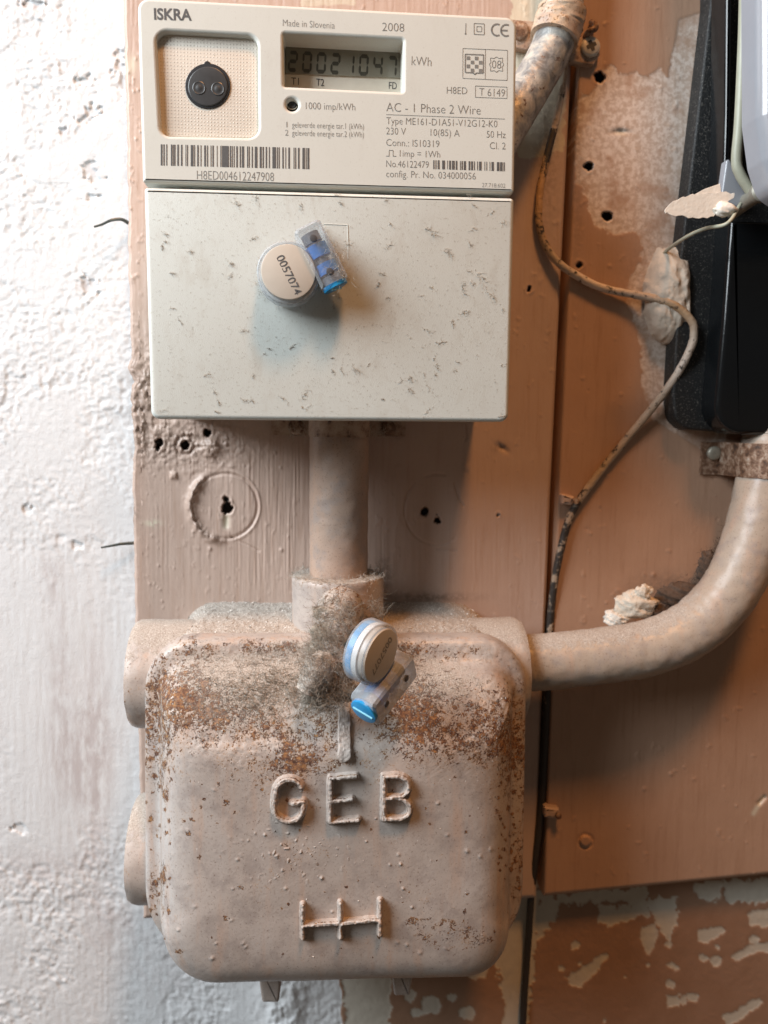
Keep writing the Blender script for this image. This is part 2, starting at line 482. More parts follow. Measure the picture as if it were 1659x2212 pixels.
MAT_INK2 = m_plain('thin_printing_ink', (.19, .19, .18), .6, var=.4, scale=900)
t = NT('dotted_metal_plate')
sx = t.n('ShaderNodeSeparateXYZ'); t.put(sx.inputs[0], t.co((900, 900, 900)))
def cell(v): return t.math('ABSOLUTE', t.math('SUBTRACT', t.math('FRACT', v), .5))
rr = t.math('SQRT', t.math('ADD', t.math('POWER', cell(sx.outputs[0]), 2.0), t.math('POWER', cell(sx.outputs[2]), 2.0)))
dot = t.math('SUBTRACT', 1.0, t.step(rr, .10, .24))
col = t.mix(t.noise(130, 4, .6), (.70, .63, .54), (.76, .71, .63))
col = t.mix(t.math('MULTIPLY', dot, .5), col, (.40, .35, .29))
col = t.mix(t.step(t.noise(600, 5, .7), .66, .74), col, (.30, .25, .18))
MAT_PLATE = t.done(t.bsdf(col, .38, .1, t.bump(dot, .0001, 1.0), .5))
MAT_LCD = m_plain('liquid_crystal_glass', (.215, .20, .155), .22, var=.08, scale=200)
MAT_LCDFRAME = m_plain('dark_glass_edge', (.012, .012, .013), .25)
MAT_DIGIT = m_plain('display_segment', (.062, .058, .044), .35)
MAT_CREAM = m_plain('cream_strip', (.62, .57, .48), .5, var=.08)
MAT_BLACK = m_plain('dark_lens_plastic', (.035, .037, .040), .25, var=.3)
MAT_BLACK2 = m_plain('black_port_plastic', (.05, .052, .054), .32, var=.3)
MAT_GAP = m_plain('shadow_gap_plastic', (.09, .09, .085), .7)

# seals
def clear(name, tint, alpha):
    t = NT(name)
    tr = t.n('ShaderNodeBsdfTransparent'); tr.inputs[0].default_value = (*tint, 1)
    dusty = t.bsdf(t.mix(t.noise(700, 5, .7), (.55, .57, .60), (.70, .70, .70)), .35, 0, t.bump(t.noise(900, 4), .00015), .6)
    lw = t.n('ShaderNodeLayerWeight'); lw.inputs[0].default_value = .45
    f = t.math('ADD', alpha, t.math('ADD', t.math('MULTIPLY', lw.outputs['Facing'], .38), t.math('MULTIPLY', t.step(t.noise(420, 6, .7), .45, .75), .22)), clamp=True)
    q = t.n('ShaderNodeMixShader'); t.put(q.inputs[0], f); t.put(q.inputs[1], tr.outputs[0]); t.put(q.inputs[2], dusty)
    return t.done(q.outputs[0])
MAT_CLEAR = clear('clear_seal_plastic', (.90, .93, .96), .14)
MAT_CLEARDUST = clear('dusty_seal_plastic', (.88, .90, .93), .12)
MAT_CLEARCASE = clear('scuffed_seal_plastic', (.80, .87, .95), .30)
MAT_BLUE = m_plain('blue_seal_plastic', (.035, .20, .56), .35, var=.25)
MAT_BLUE2 = m_plain('bright_blue_seal_plastic', (.02, .27, .56), .35, var=.15)
MAT_ROTOR = m_plain('grey_seal_core', (.16, .17, .19), .35, var=.4, scale=500)
MAT_HOLE = m_plain('dim_wire_hole', (.07, .07, .075), .5)
MAT_BLUEL = m_plain('pale_blue_slot_plastic', (.22, .52, .62), .4)
MAT_DISC = m_plain('cream_seal_disc', (.56, .51, .44), .35, var=.06)
MAT_WHITE = m_plain('white_seal_plastic', (.72, .71, .68), .4, var=.06)

# lint and dust
t = NT('grey_lint'); gi = t.noise(350, 4)
MAT_LINT = t.done(t.bsdf(t.ramp(gi, (.35, (.32, .27, .225)), (.5, (.46, .405, .345)), (.65, (.62, .57, .51))), .9, 0, None, .1))
t = NT('brown_lint'); gi = t.noise(260, 4)
MAT_LINT2 = t.done(t.bsdf(t.ramp(gi, (.35, (.42, .375, .315)), (.65, (.58, .53, .46))), .9, 0, None, .1))
t = NT('dark_lint'); gi = t.noise(300, 4)
MAT_LINT3 = t.done(t.bsdf(t.ramp(gi, (.35, (.20, .165, .13)), (.5, (.31, .265, .215)), (.65, (.44, .39, .33))), .9, 0, None, .1))
t = NT('grit')
MAT_GRIT = t.done(t.bsdf(t.ramp(t.noise(900, 3), (.35, (.34, .29, .25)), (.5, (.58, .52, .46)), (.65, (.80, .78, .75))), .9, 0, None, .1))

# cable: old brown sleeve with pale, orange and black stretches of paint
t = NT('painted_cable')
orange, whiten, dark = t.attr('orange'), t.attr('white'), t.attr('dark')
n = t.noise(330, 5, .6)
col = t.mix(n, (.30, .225, .16), (.44, .36, .28))
col = t.mix(orange, col, t.mix(n, (.38, .21, .085), (.54, .34, .17)))
col = t.mix(t.math('MULTIPLY', whiten, t.step(n, .26, .42)), col, (.72, .62, .54))
col = t.mix(t.math('MULTIPLY', t.math('SUBTRACT', t.math('ADD', t.noise(260, 6, .65), t.math('MULTIPLY', dark, .42)), .555), 14, clamp=True), col, (.035, .03, .027))
MAT_CABLE = t.done(t.bsdf(col, .5, 0, t.bump(t.noise(700, 5, .6), .0006, .8), .4))

# black box at the right
t = NT('dusty_black_plate')
d = t.attr('dust')
sp = t.step(t.noise(1500, 4, .7), .56, .68); sp2 = t.step(t.noise(300, 5, .7), .58, .80)
col = t.mix(t.math('MULTIPLY', sp, t.math('ADD', .55, sp2), clamp=True), (.012, .013, .014), (.30, .28, .25))
MAT_BLKTEX = t.done(t.bsdf(col, .5, 0, t.bump(t.noise(1700, 3), .0004, .8), .4))
t = NT('smooth_black_cover')
sp = t.step(t.noise(2100, 4, .75), .70, .76)
MAT_BLKSM = t.done(t.bsdf(t.mix(t.math('MULTIPLY', sp, .5), (.007, .008, .009), (.30, .30, .28)), t.math('ADD', .10, t.math('MULTIPLY', t.noise(240, 4), .12)), 0, t.bump(t.noise(400, 3), .00004), .4))
MAT_GLOSSW = m_plain('milky_plastic', (.30, .31, .34), .18, spec=.6, var=.06, scale=80)
MAT_ROD = m_plain('greenish_sleeve', (.36, .36, .28), .45, var=.15)
MAT_TAG = m_plain('cream_paper_tag', (.74, .69, .61), .7, var=.08, bump=.0002, bscale=500)
MAT_SCREW = m_plain('zinc_screw', (.62, .58, .51), .4, metal=.3, var=.15, scale=500)
MAT_RECESS = m_plain('screw_recess', (.05, .045, .04), .6)
MAT_WIRE = m_plain('bare_steel_wire', (.10, .115, .11), .35, metal=.6, var=.4, scale=120)
MAT_PUTTY = m_plain('old_putty', (.62, .54, .45), .7, var=.2, scale=200, bump=.0006, bscale=400)
MAT_PLASTER = m_plain('plaster_crumb', (.64, .57, .48), .85, var=.2, scale=400, bump=.0004, bscale=900)
MAT_CLIP = m_plain('painted_clip', (.47, .34, .27), .5, var=.15, bump=.0003, bscale=800)
MAT_ZINCBOLT = m_plain('dull_bolt', (.30, .28, .23), .45, metal=.4, var=.3, scale=400)

# ================================================================== WALL
def axis(lo, hi, a, b, dense, coarse):
    return np.r_[np.arange(lo, a, coarse), np.arange(a, b, dense), np.arange(b, hi+coarse, coarse)]
xs = axis(-1800, 3600, -40, 1720, 3.0, 60); ys = axis(-1700, 3900, -40, 2290, 3.0, 60)
X, Y = np.meshgrid(xs, ys)
rough = np.clip(.40+.6*gauss(X, Y, 200, 150, 260, 330)+.55*gauss(X, Y, 120, 900, 300, 500)*.8+.55*sst(1740, 1900, Y)-.45*gauss(X, Y, 150, 1420, 200, 330), .12, 1.35)
rough *= .35+.75*sst(.36, .60, fbm(X/110, Y/90, 17, 3))
rd = 1-np.abs(2*fbm(X/26, Y/26, 3, 4)-1)
h = .0007*rough*(fbm(X/46, Y/46, 1, 5)-.5) + .0006*rough*(1-np.abs(2*fbm(X/19, Y/17, 13, 3)-1)-.75) + .00075*rough*(fbm(X/7, Y/8, 21, 3)-.5)
for cx_, cy_, rx_, ry_ in ((205, 240, 16, 12), (185, 258, 14, 9), (196, 370, 12, 20), (206, 388, 22, 6), (198, 425, 14, 10), (200, 622, 12, 18), (184, 612, 7, 22), (185, 173, 16, 9), (262, 140, 12, 26), (268, 175, 10, 20), (135, 286, 6, 9), (70, 8, 22, 6), (170, 1178, 10, 8), (60, 1100, 9, 7), (40, 1790, 16, 10), (330, 1700, 9, 6)):
    e_ = sst(1.25, .85, np.hypot((X-cx_)/rx_, (Y-cy_)/ry_)+1.5*(fbm(X/8, Y/8, 19, 4)-.5)*2)
    h = h*(1-.8*e_)-.0007*e_
h += .0008*(fbm(X/260, Y/260, 5, 3)-.5) + .00022*(fbm(X/7, Y/60, 8, 3)-.5)*sst(1000, 1300, Y)
h -= .0003*sst(.62, .70, fbm(X/70, Y/70, 41, 4))*sst(.3, .6, rough)
rag = 34*(fbm(X/60, Y/40, 31, 4)-.5)*2
bx = 738+rag*.5+0*Y                                    # where white plaster gives way to brown paint
brown = sst(-3, 3, X-bx-40*(fbm(X/25, Y/90, 33, 4)-.5))
h = h*(1-.75*brown)
h += .0035*gauss(X, Y, 610, 2190, 46, 160)*(.5+fbm(X/14, Y/22, 9, 4))
pale = np.zeros_like(X)
jit = 17*(fbm(X/15, Y/15, 51, 5)-.5)*2+13*(fbm(X/6, Y/6, 52, 3)-.5)
def blob(pts, k=1.0):
    global pale
    pale = np.maximum(pale, sst(-1.5, 1.5, sdf(X, Y, pts)+jit*k))
blob([(742, 2060), (838, 2060), (846, 2260), (745, 2260)], .8)
blob([(1062, 2040), (1098, 1960), (1146, 1900), (1168, 1900), (1160, 2030), (1132, 2290), (1085, 2290), (1090, 2180)], .7)
blob([(1170, 1925), (1200, 1925), (1205, 1970), (1184, 2005), (1160, 2030), (1148, 2000)], .8)
blob([(1195, 1930), (1400, 1915), (1395, 1945), (1340, 1952), (1300, 1948), (1200, 1958)], 1)
blob([(1295, 1955), (1400, 1950), (1402, 1975), (1330, 1996), (1298, 2003)], .8)
blob([(1320, 1945), (1460, 1938), (1465, 1975), (1448, 2030), (1418, 1990), (1405, 1962)], .8)
blob([(1495, 1905), (1560, 1905), (1555, 1943), (1510, 1943)], .6)
blob([(1562, 1900), (1760, 1895), (1760, 1955), (1600, 1950), (1570, 1945)], .8)
blob([(1385, 2002), (1415, 1998), (1422, 2020), (1412, 2050), (1402, 2064), (1385, 2030)], .4)
blob([(1508, 2010), (1560, 1998), (1565, 2012), (1520, 2040), (1506, 2032)], .4)
blob([(1610, 1975), (1660, 1960), (1690, 1990), (1660, 2000), (1625, 2000)], .4)
blob([(1222, 2112), (1262, 2085), (1310, 2058), (1316, 2066), (1282, 2105), (1262, 2120), (1260, 2138), (1232, 2134)], .4)
blob([(1578, 2065), (1620, 2040), (1680, 2035), (1680, 2060), (1640, 2055), (1590, 2075)], .3)
blob([(1440, 2150), (1485, 2150), (1485, 2172), (1445, 2175)], .5)
blob([(1482, 2143), (1508, 2150), (1505, 2163), (1485, 2163)], .3)
blob([(1565, 2195), (1640, 2155), (1648, 2165), (1600, 2205), (1570, 2218)], .4)
for cx_, cy_, r_ in [(1240, 2042, 9), (1252, 2083, 5), (1214, 2094, 6), (1446, 2040, 7), (1450, 2085, 6), (1460, 2092, 5), (1545, 2075, 13), (1550, 2048, 6), (1306, 2205, 6), (1448, 2125, 9), (1520, 2070, 8), (1350, 2110, 4), (1628, 2030, 9), (1400, 2085, 5), (885, 2150, 14), (930, 2172, 22), (1010, 2190, 16), (975, 2155, 10), (900, 2185, 12), (1030, 2095, 22)]:
    pale = np.maximum(pale, sst(-1.5, 1.5, r_-np.hypot(X-cx_, (Y-cy_)*1.1)+jit*.45))
pale *= brown
h += .0004*(1-pale)*brown
dirtw = .75*np.clip(gauss(X, Y, 205, 1620, 34, 260)*.9+gauss(X, Y, 130, 1480, 26, 190)*.7+gauss(X, Y, 110, 1240, 22, 60)*.7+.8*gauss(X, Y, 170, 1650, 60, 110)
    + gauss(X, Y, 95, 1880, 140, 45)*.6+gauss(X, Y, 240, 1985, 70, 60)*.55+gauss(X, Y, 70, 15, 26, 10)+.8*gauss(X, Y, 140, 285, 9, 12)+.8*gauss(X, Y, 182, 250, 18, 14)
    + .7*gauss(X, Y, 198, 375, 16, 22)+.8*gauss(X, Y, 350, 2090, 160, 120)*.6+gauss(X, Y, 185, 615, 15, 18)*.8, 0, 1)
V = WA(X, Y, h*(1.0))
wall = obj('wall', grid(V, {'brown': brown, 'pale': pale, 'dirt': dirtw}), MAT_WALL)
tag(wall, kind='structure')

# ================================================================== BOARDS
def board(xl, xr, yt, yb, nx, ny, dfront, feat):
    """xl, xr: left/right edges as (y,x) tables, yb: bottom edge as (x,y) table"""
    u = np.linspace(0, 1, nx); v = np.linspace(0, 1, ny); U, Vv = np.meshgrid(u, v)
    ymid = yt+(np.interp(.5, [0, 1], [yb[0][1], yb[-1][1]])-yt)*Vv
    xa = np.interp(ymid, [q[0] for q in xl], [q[1] for q in xl]); xb = np.interp(ymid, [q[0] for q in xr], [q[1] for q in xr])
    Xg = xa+(xb-xa)*U
    ybot = np.interp(Xg, [q[0] for q in yb], [q[1] for q in yb])
    Yg = yt+(ybot-yt)*Vv
    jag = feat(Xg, Yg, U, Vv)
    hh, at, ex = jag
    Xg = Xg+ex
    ed = np.minimum(np.minimum(U, 1-U)*(xb-xa), (1-Vv)*(ybot-yt))
    hh = hh-.0012*(1-sst(0, 5, ed))
    P = WA(Xg, Yg, dfront+hh)
    return grid(P, at, skirt=.0006)

def hole(h, hl, X, Y, cx, cy, r, depth=.0045, seed=0):
    d = np.hypot(X-cx, Y-cy)+4.4*(fbm(X/6, Y/6, seed, 4)-.5)*2
    k = 1-sst(r-2.2, r+.6, d)
    h -= depth*k; h += .0004*np.exp(-((d-r-3.5)/2.6)**2)*(fbm(X/6, Y/6, seed+9, 2))
    np.maximum(hl, k, out=hl)

def left_feat(X, Y, U, V):
    h = .00045*(fbm(X/120, Y/160, 2, 3)-.5)+.00005*(fbm(X/6, Y/6, 4, 2)-.5)
    # brush marks and runs of old gloss paint
    run = sst(905, 960, Y)*sst(1330, 1240, Y)*gauss(X, Y*0, 600, 0, 90, 1)
    h += .00042*run*(np.abs(2*fbm(X/7, Y/170, 14, 3)-1)-.4)
    h += .0002*(fbm(X/5, Y/150, 15, 3)-.5)*sst(1400, 1200, Y)
    pit = fbm(X/11, Y/13, 19, 3)
    h += .0002*sst(.74, .84, pit)*sst(700, 420, X)
    h += .00015*sst(.74, .82, fbm(X/16, Y/16, 23, 3))
    # flaking corner beside the plaster, left of the meter's foot
    fl = gauss(X, Y, 300, 860, 60, 110)*sst(.40, .50, fbm(X/20, Y/26, 27, 4))
    h += .0017*fl*(fbm(X/12, Y/16, 28, 4)) - .0008*gauss(X, Y, 310, 870, 50, 90)*sst(.5, .56, fbm(X/16, Y/24, 29, 3))
    fl2 = gauss(X, Y, 420, 960, 130, 55)
    h += .0016*fl2*(np.abs(2*fbm(X/14, Y/12, 37, 4)-1)-.4)
    # round scar, left
    r = np.hypot(X-486, (Y-1093)*1.0); th = np.arctan2(Y-1093, X-486)
    lump_ = np.exp(-((r-74)/9)**2)*sst(-.15, -.6, np.cos(th+.25))
    h += .0024*lump_*(.3+1.2*fbm(X/9, Y/9, 43, 3))
    h += .0004*np.exp(-((r-76)/2.2)**2)*sst(-.2, .5, np.cos(th))
    h -= .0006*np.exp(-((r-70)/3)**2)
    # faint round scar, right
    r2 = np.hypot((X-943)/.92, Y-1100)
    h -= .0005*np.exp(-((r2-76)/2.2)**2)*sst(.35, .5, fbm(X/50, Y/50, 47, 2))
    # lumps and a crater
    for q in RNG.uniform([295, 930], [640, 1300], (26, 2)):
        rr = RNG.uniform(1.6, 4.6); h += RNG.uniform(.0002, .0007)*np.exp(-((X-q[0])**2+(Y-q[1])**2)/(rr*rr))
    for q in RNG.uniform([276, 60], [312, 900], (26, 2)):
        rr = RNG.uniform(1.5, 4); h += RNG.uniform(.0002, .0006)*np.exp(-((X-q[0])**2+(Y-q[1])**2)/(rr*rr))
    h += .0018*np.exp(-(np.hypot(X-455, Y-970)/19)**4)*(.4+fbm(X/7, Y/7, 53, 3))
    h -= .0013*np.exp(-((np.hypot(X-400, Y-962)-20)/4)**2)*.6
    h += .0016*np.exp(-(np.maximum(np.abs(X-375), np.abs(Y-1027))/7)**4)*.7
    h -= .0011*np.exp(-((X-1083)/13)**2-((Y-967-.55*(X-1083))/7)**2)
    h += .0010*np.exp(-((X-1008)/7)**4-((Y-1010)/8)**4)*.5
    # cracks
    for pl in ([(1005, 918), (1008, 945), (1003, 952)], [(982, 1045), (992, 1080), (1000, 1092)], [(945, 1185), (985, 1190)], [(560, 1190), (500, 1160)]):
        h -= .0007*np.exp(-(seg_dist(X, Y, pl)/1.8)**2)
    hl = np.zeros_like(X)
    hole(h, hl, X, Y, 400, 962, 9.5, seed=1); hole(h, hl, X, Y, 447, 936, 9.0, seed=2)
    hole(h, hl, X, Y, 345, 957, 9, .003, 3); hole(h, hl, X, Y, 339, 968, 6, .003, 3)
    hole(h, hl, X, Y, 491, 1098, 12, seed=4); hole(h, hl, X, Y, 489, 1080, 7.5, .002, 5)
    hole(h, hl, X, Y, 917, 1106, 8.5, seed=6); hole(h, hl, X, Y, 945, 1124, 7.5, seed=7); hole(h, hl, X, Y, 945, 1112, 2.6, .002, 7)
    hole(h, hl, X, Y, 1143, 625, 5.5, seed=8); hole(h, hl, X, Y, 1077, 1113, 2.5, .001, 9)
    raw = .9*np.exp(-((X-488)/7)**2-((Y-1127)/15)**4)+.8*sst(.0, 2.0, sdf(X, Y, [(1105, -60), (1195, -60), (1205, 150), (1222, 150), (1218, 330), (1118, 345), (1100, 300)])+9*(fbm(X/14, Y/14, 61, 3)-.5)*2)
    raw = np.maximum(raw, .55*sst(0, 2, sdf(X, Y, [(640, -60), (770, -60), (770, 12), (650, 14)])+6*(fbm(X/10, Y/10, 62, 3)-.5)))
    h -= .0010*np.exp(-((X-489)/6)**2-((Y-1125)/17)**4)
    raw = np.maximum(raw, .8*gauss(X, Y, 330, 1130, 17, 7)*(fbm(X/6, Y/6, 65, 2) > .4))
    raw = np.maximum(raw, .7*gauss(X, Y, 285, 140, 10, 20)); raw = np.clip(raw, 0, 1)
    dirt = np.clip(.9*gauss(X, Y, 420, 960, 140, 40)*.6+.8*gauss(X, Y, 300, 860, 30, 120)*.7+.9*lump_*.5+.7*gauss(X, Y, 286, 1110, 16, 30)
                   + .9*gauss(X, Y, 1083, 967, 16, 10)+.8*gauss(X, Y, 930, 1290, 90, 9)+.5*gauss(X, Y, 1180, 300, 30, 200)+.8*gauss(X, Y, 830, 1240, 20, 40), 0, 1)
    ex = np.where(U < .02, (fbm(Y/24, Y*0, 71, 4)-.5)*15*(.35+1.4*gauss(X, Y, 285, 880, 60, 130)), 0)
    patch = np.zeros_like(X)
    return h, {'patch': patch, 'hole': hl, 'dirt': dirt, 'raw': raw}, ex
meb = board([(-1400, 248), (0, 267), (300, 275), (600, 279), (900, 284), (1310, 292), (1700, 303), (1985, 311)],
            [(-1400, 1312), (0, 1240), (130, 1234), (1100, 1187), (1900, 1157)], -1400, [(300, 1984), (1170, 1938)], 560, 1180, .010, left_feat)
lb = obj('mounting_board', meb, MAT_BOARD)
tag(lb, 'pinkish brown painted wooden board carrying the white meter, with drilled holes and round scars', 'board')

def right_feat(X, Y, U, V):
    h = .0006*(fbm(X/150, Y/170, 102, 3)-.5)+.00004*(fbm(X/6, Y/6, 104, 2)-.5)
    h += .0001*(fbm(X/5, Y/140, 115, 3)-.5)
    h += .00022*sst(.76, .84, fbm(X/17, Y/17, 123, 3))
    pts = [(1254, 195), (1272, 206), (1284, 190), (1297, 152), (1322, 142), (1334, 158), (1352, 160), (1372, 158), (1390, 168), (1424, 146), (1442, 166), (1458, 85), (1466, 42), (1540, 18), (1640, 18), (1640, 450), (1560, 1000), (1440, 923), (1412, 905), (1388, 850), (1384, 750), (1374, 710), (1356, 655), (1358, 602), (1382, 566), (1386, 530), (1378, 498), (1352, 505), (1322, 506), (1288, 490), (1270, 446), (1256, 405), (1242, 392), (1243, 250)]
    pj = 9*(fbm(X/11, Y/11, 131, 4)-.5)*2*sst(1480, 1420, X)
    patch = sst(-1.6, 1.6, sdf(X, Y, pts)+pj)
    h -= .00022*patch
    patch *= .35+.65*sst(.30, .55, fbm(X/34, Y/34, 133, 4)+.12*gauss(X, Y, 1400, 300, 160, 160))
    hl = np.zeros_like(X)
    hole(h, hl, X, Y, 1294, 167, 12, seed=11); hole(h, hl, X, Y, 1271, 360, 10, seed=12); hole(h, hl, X, Y, 1311, 467, 11, seed=13)
    hole(h, hl, X, Y, 1252, 573, 7, .002, 14); hole(h, hl, X, Y, 1516, 74, 5.5, .002, 15)
    h -= .0009*np.exp(-((X-1340)/17)**2-((Y-284-.1*abs(X-1340))/5)**2)
    raw = .8*gauss(X, Y, 1340, 287, 12, 5)
    for q in RNG.uniform([1250, 560], [1640, 1850], (26, 2)):
        rr = RNG.uniform(2, 4.5); h += RNG.choice([-1, 1])*RNG.uniform(.0003, .0007)*np.exp(-((X-q[0])**2+(Y-q[1])**2)/(rr*rr))
    # painted-over screw head
    r = np.hypot(X-1265, Y-1817); h += .0011*(1-sst(10, 14, r))-.0007*np.exp(-((r-15)/2.2)**2)
    h -= .0012*np.exp(-(seg_dist(X, Y, [(1640, 1735), (1652, 1722)])/4)**2)
    raw = np.maximum(raw, np.exp(-(seg_dist(X, Y, [(1628, 1757), (1648, 1722)])/5)**2)*.8)
    dirt = np.clip(.5*gauss(X, Y, 1246, 300, 14, 300)+.8*gauss(X, Y, 1340, 282, 22, 7)+.6*gauss(X, Y, 1420, 620, 70, 120)*.6+.7*gauss(X, Y, 1470, 1270, 90, 30), 0, 1)
    return h, {'patch': patch, 'hole': hl, 'dirt': dirt, 'raw': np.clip(raw, 0, 1)}, np.zeros_like(X)
meb = board([(-1400, 1322), (0, 1253), (130, 1247), (1100, 1199), (1935, 1170)], [(-1400, 3300), (3000, 3300)], -1400, [(1165, 1936), (1659, 1888), (3300, 1730)], 820, 1180, .012, right_feat)
rb = obj('wall_panel', meb, MAT_RBOARD)
tag(rb, 'brown painted wooden panel at the right, with a torn pale patch and three screw holes', 'panel')

# ================================================================== ELECTRICITY METER
mt = thing('electricity_meter', 'white electronic electricity meter with a small display, barcode and dusty lower cover', 'meter', W(705, 460, .012))
DF = .070
def P2(pts, d): return [(p[0], p[2]) for p in (W(x, y, d) for x, y in pts)]
outer = rpoly([(296, -6), (1117, 37), (1111, 416), (308, 393)], [24, 24, 5, 5])
port_hole = rpoly([(336, 66), (556, 77), (558, 297), (347, 293)], [24, 24, 22, 22])
disp_hole = rpoly([(612, 72), (871, 85.5), (870.5, 198), (613, 186)], 5)
led_hole = [(631+13*math.cos(a), 226+13*math.sin(a)) for a in np.linspace(0, 2*math.pi, 28, endpoint=False)]
front = curve_mesh([P2(outer, DF), P2(port_hole, DF), P2(disp_hole, DF), P2(led_hole, DF)], DF, .014, .0011)
front.polygons.foreach_set('use_smooth', [True]*len(front.polygons)); front.set_sharp_from_angle(angle=math.radians(35))
obj('front_panel', front, MAT_PANEL, mt)
house = slab(rpoly([(303, 0), (1112, 42), (1094, 902), (332, 896)], 12), DF, .010, .0565, .001)
obj('housing', house, MAT_PANEL, mt)
# lower cover
cov = slab(rpoly([(311.5, 405), (1110.5, 428), (1098, 911.5), (326.5, 905)], [7, 8, 19, 19]), .0705, .0575, .0712, .0016, seg=6)
oc = obj('terminal_cover', cov, MAT_COVER, mt)
ko = []
for a, b in (((700, 484), (751, 486)), ((751, 486), (752.5, 526)), ((752.5, 526), (752, 560))):
    A, B = W(*a, .0712), W(*b, .0712); ko.append(tube(np.array([A, (A+B)/2, B]), .00016, 6))
obj('knockout_outline', join(*ko), MAT_COVER, oc)
# optical port
pp = slab(rpoly([(338, 69), (557, 80), (558, 299), (345, 296)], 22), .0672, .0580, .0674, .0004)
op = obj('port_plate', pp, MAT_PLATE, mt)
def ring_px(cx, cy, r, n=48, notch=None):
    out = []
    for a in np.linspace(0, 2*math.pi, n, endpoint=False): out.append((cx+r*math.cos(a), cy+r*math.sin(a)))
    return out
sock = []
for a in np.linspace(-math.pi/2+.16, 1.5*math.pi-.16, 60): sock.append((449+49*math.cos(a), 186+49*math.sin(a)))
for a in np.linspace(-math.pi+.15, -.15, 10): sock.append((447.8+7.5*math.cos(a), 139.5+7.5*math.sin(a)))
obj('optical_port', slab(sock, .0676, .0600, .0678, .0002), MAT_BLACK, op)
obj('port_floor', slab(ring_px(449, 187, 43), .0679, .0674, .0682, .0004), MAT_BLACK2, op)
for cx_, cy_ in ((430, 190), (470.5, 192)):
    c = W(cx_, cy_, .0682)
    obj('lens', lathe(c, (0, -1, 0), [(-.0003, .0022), (.00010, .0022), (.00018, .0020), (.00008, .0017), (.00008, .0012), (.0002, .0008), (.00028, .0003), (.0003, .00001)], 28), MAT_BLACK2, op)
# display
dp = obj('display', slab([(613, 76), (870, 89), (870, 202), (613, 190)], .0600, .0572, .0600, .0001), MAT_CREAM, mt)
obj('display_frame', slab([(612, 80), (869, 93), (869, 106), (612, 93)], .0606, .0600, .0612, .0001), MAT_LCDFRAME, dp)
obj('display_glass', slab([(617, 92), (867, 104.5), (866, 169.5), (616, 160.5)], .0602, .0600, .0606, .0001), MAT_LCD, dp)
def seg_digit(ch, x, y, wd, ht):
    segs = {'0': 'abcdef', '1': 'bc', '2': 'abged', '4': 'fgbc', '7': 'abc'}[ch]; out = []
    def L(u, v): return (x+u*wd+.10*ht*(1-v)*.6, y+v*ht+.05*u*wd)
    tx, tv = .2, .095
    def hz(v): return [L(.10, v), L(.22, v-tv), L(.78, v-tv), L(.90, v), L(.78, v+tv), L(.22, v+tv)]
    def vt(u, a, b): return [L(u, a+.02), L(u+tx*.55, a+.10), L(u+tx*.55, b-.10), L(u, b-.02), L(u-tx*.55, b-.10), L(u-tx*.55, a+.10)]
    for s in segs:
        out.append({'a': hz(.07), 'g': hz(.5), 'd': hz(.93), 'f': vt(.07, .04, .5), 'b': vt(.93, .04, .5), 'e': vt(.07, .5, .96), 'c': vt(.93, .5, .96)}[s])
    return out
for i, ch in enumerate('20021047'):
    x = 622+i*30.6
    ps = seg_digit(ch, x, 110+i*1.62, 19, 44)
    obj('display_digit', face_cam(flat([pxq(q, .06068) for q in ps])), MAT_DIGIT, dp)
for s_, a_, b_ in (('T1', (629, 182.5), (645.5, 183.5)), ('T2', (683, 185), (700, 186)), ('FD', (840, 192), (857, 193))):
    obj('tariff_lettering', text_mesh(s_, a_, b_, 14.5, .06012), MAT_INK, dp)
# pulse lamp
c = W(631, 226, .0655)
lm = obj('pulse_lamp', lathe(c, (0, -1, 0), [(-.004, .0021), (.001, .0021), (.0018, .0016), (.0022, .0009), (.0023, .00001)], 30), MAT_BLACK, mt)
obj('lamp_collar', lathe(c, (0, -1, 0), [(.0008, .0021), (.0014, .00225), (.0016, .0020), (.0011, .0017)], 30), MAT_SCREW, lm)
# printing on the panel
DT = DF+.00006
def TX(s, a, b, cap, thin=-.012): return text_mesh(s, a, b, cap, DT, thin)
obj('maker_lettering', TX('ISKRA', (333, 41.5), (414.5, 43.8), 21.5, .030), MAT_INK, mt)
T = [TX('Made in Slovenia', (611, 56), (723, 62), 13.5), TX('2008', (825.7, 66.5), (873, 68.5), 17), TX('kWh', (889, 140.5), (931.6, 143), 18.5),
     TX('H8ED', (965, 202), (1009, 203.5), 14.5), TX('T 6149', (1035, 206.5), (1090.5, 209), 16),
     TX('AC - 1 Phase 2 Wire', (834.5, 240.5), (1038, 247.5), 18.5), TX('Type ME161-D1A51-V12G12-K0', (834.3, 267.8), (1074, 275), 14.5),
     TX('230 V', (834.3, 290), (876.5, 291.2), 14.5), TX('10(85) A', (930, 293), (992.5, 295), 14.5), TX('50 Hz', (1051, 297), (1092, 298.3), 14.5),
     TX('Conn.: IS10319', (834.3, 314.7), (948.8, 318), 14.5), TX('Cl. 2', (1057.8, 321.5), (1092, 322.6), 14.5), TX('1imp = 1Wh', (863.5, 338), (950.5, 340.5), 14),
     TX('No.46122479', (834.3, 360.6), (926, 363), 14.5), TX('config. Pr. No. 034000056', (834.3, 382.4), (1027.5, 387.6), 14.5), TX('27.718.602', (1041.3, 404), (1091.5, 405.6), 9),
     TX('1000 imp/kWh', (660.6, 235.6), (767.2, 238.5), 14.5), TX('1', (618.6, 275), (620.4, 275.1), 12), TX('geleverde energie tar.1 (kWh)', (631, 275.3), (786, 279.6), 12),
     TX('2', (616, 292.5), (623, 292.7), 12), TX('geleverde energie tar.2 (kWh)', (631, 292.8), (786, 297), 12)]
obj('printed_lettering', join(*T), MAT_INK2, mt)
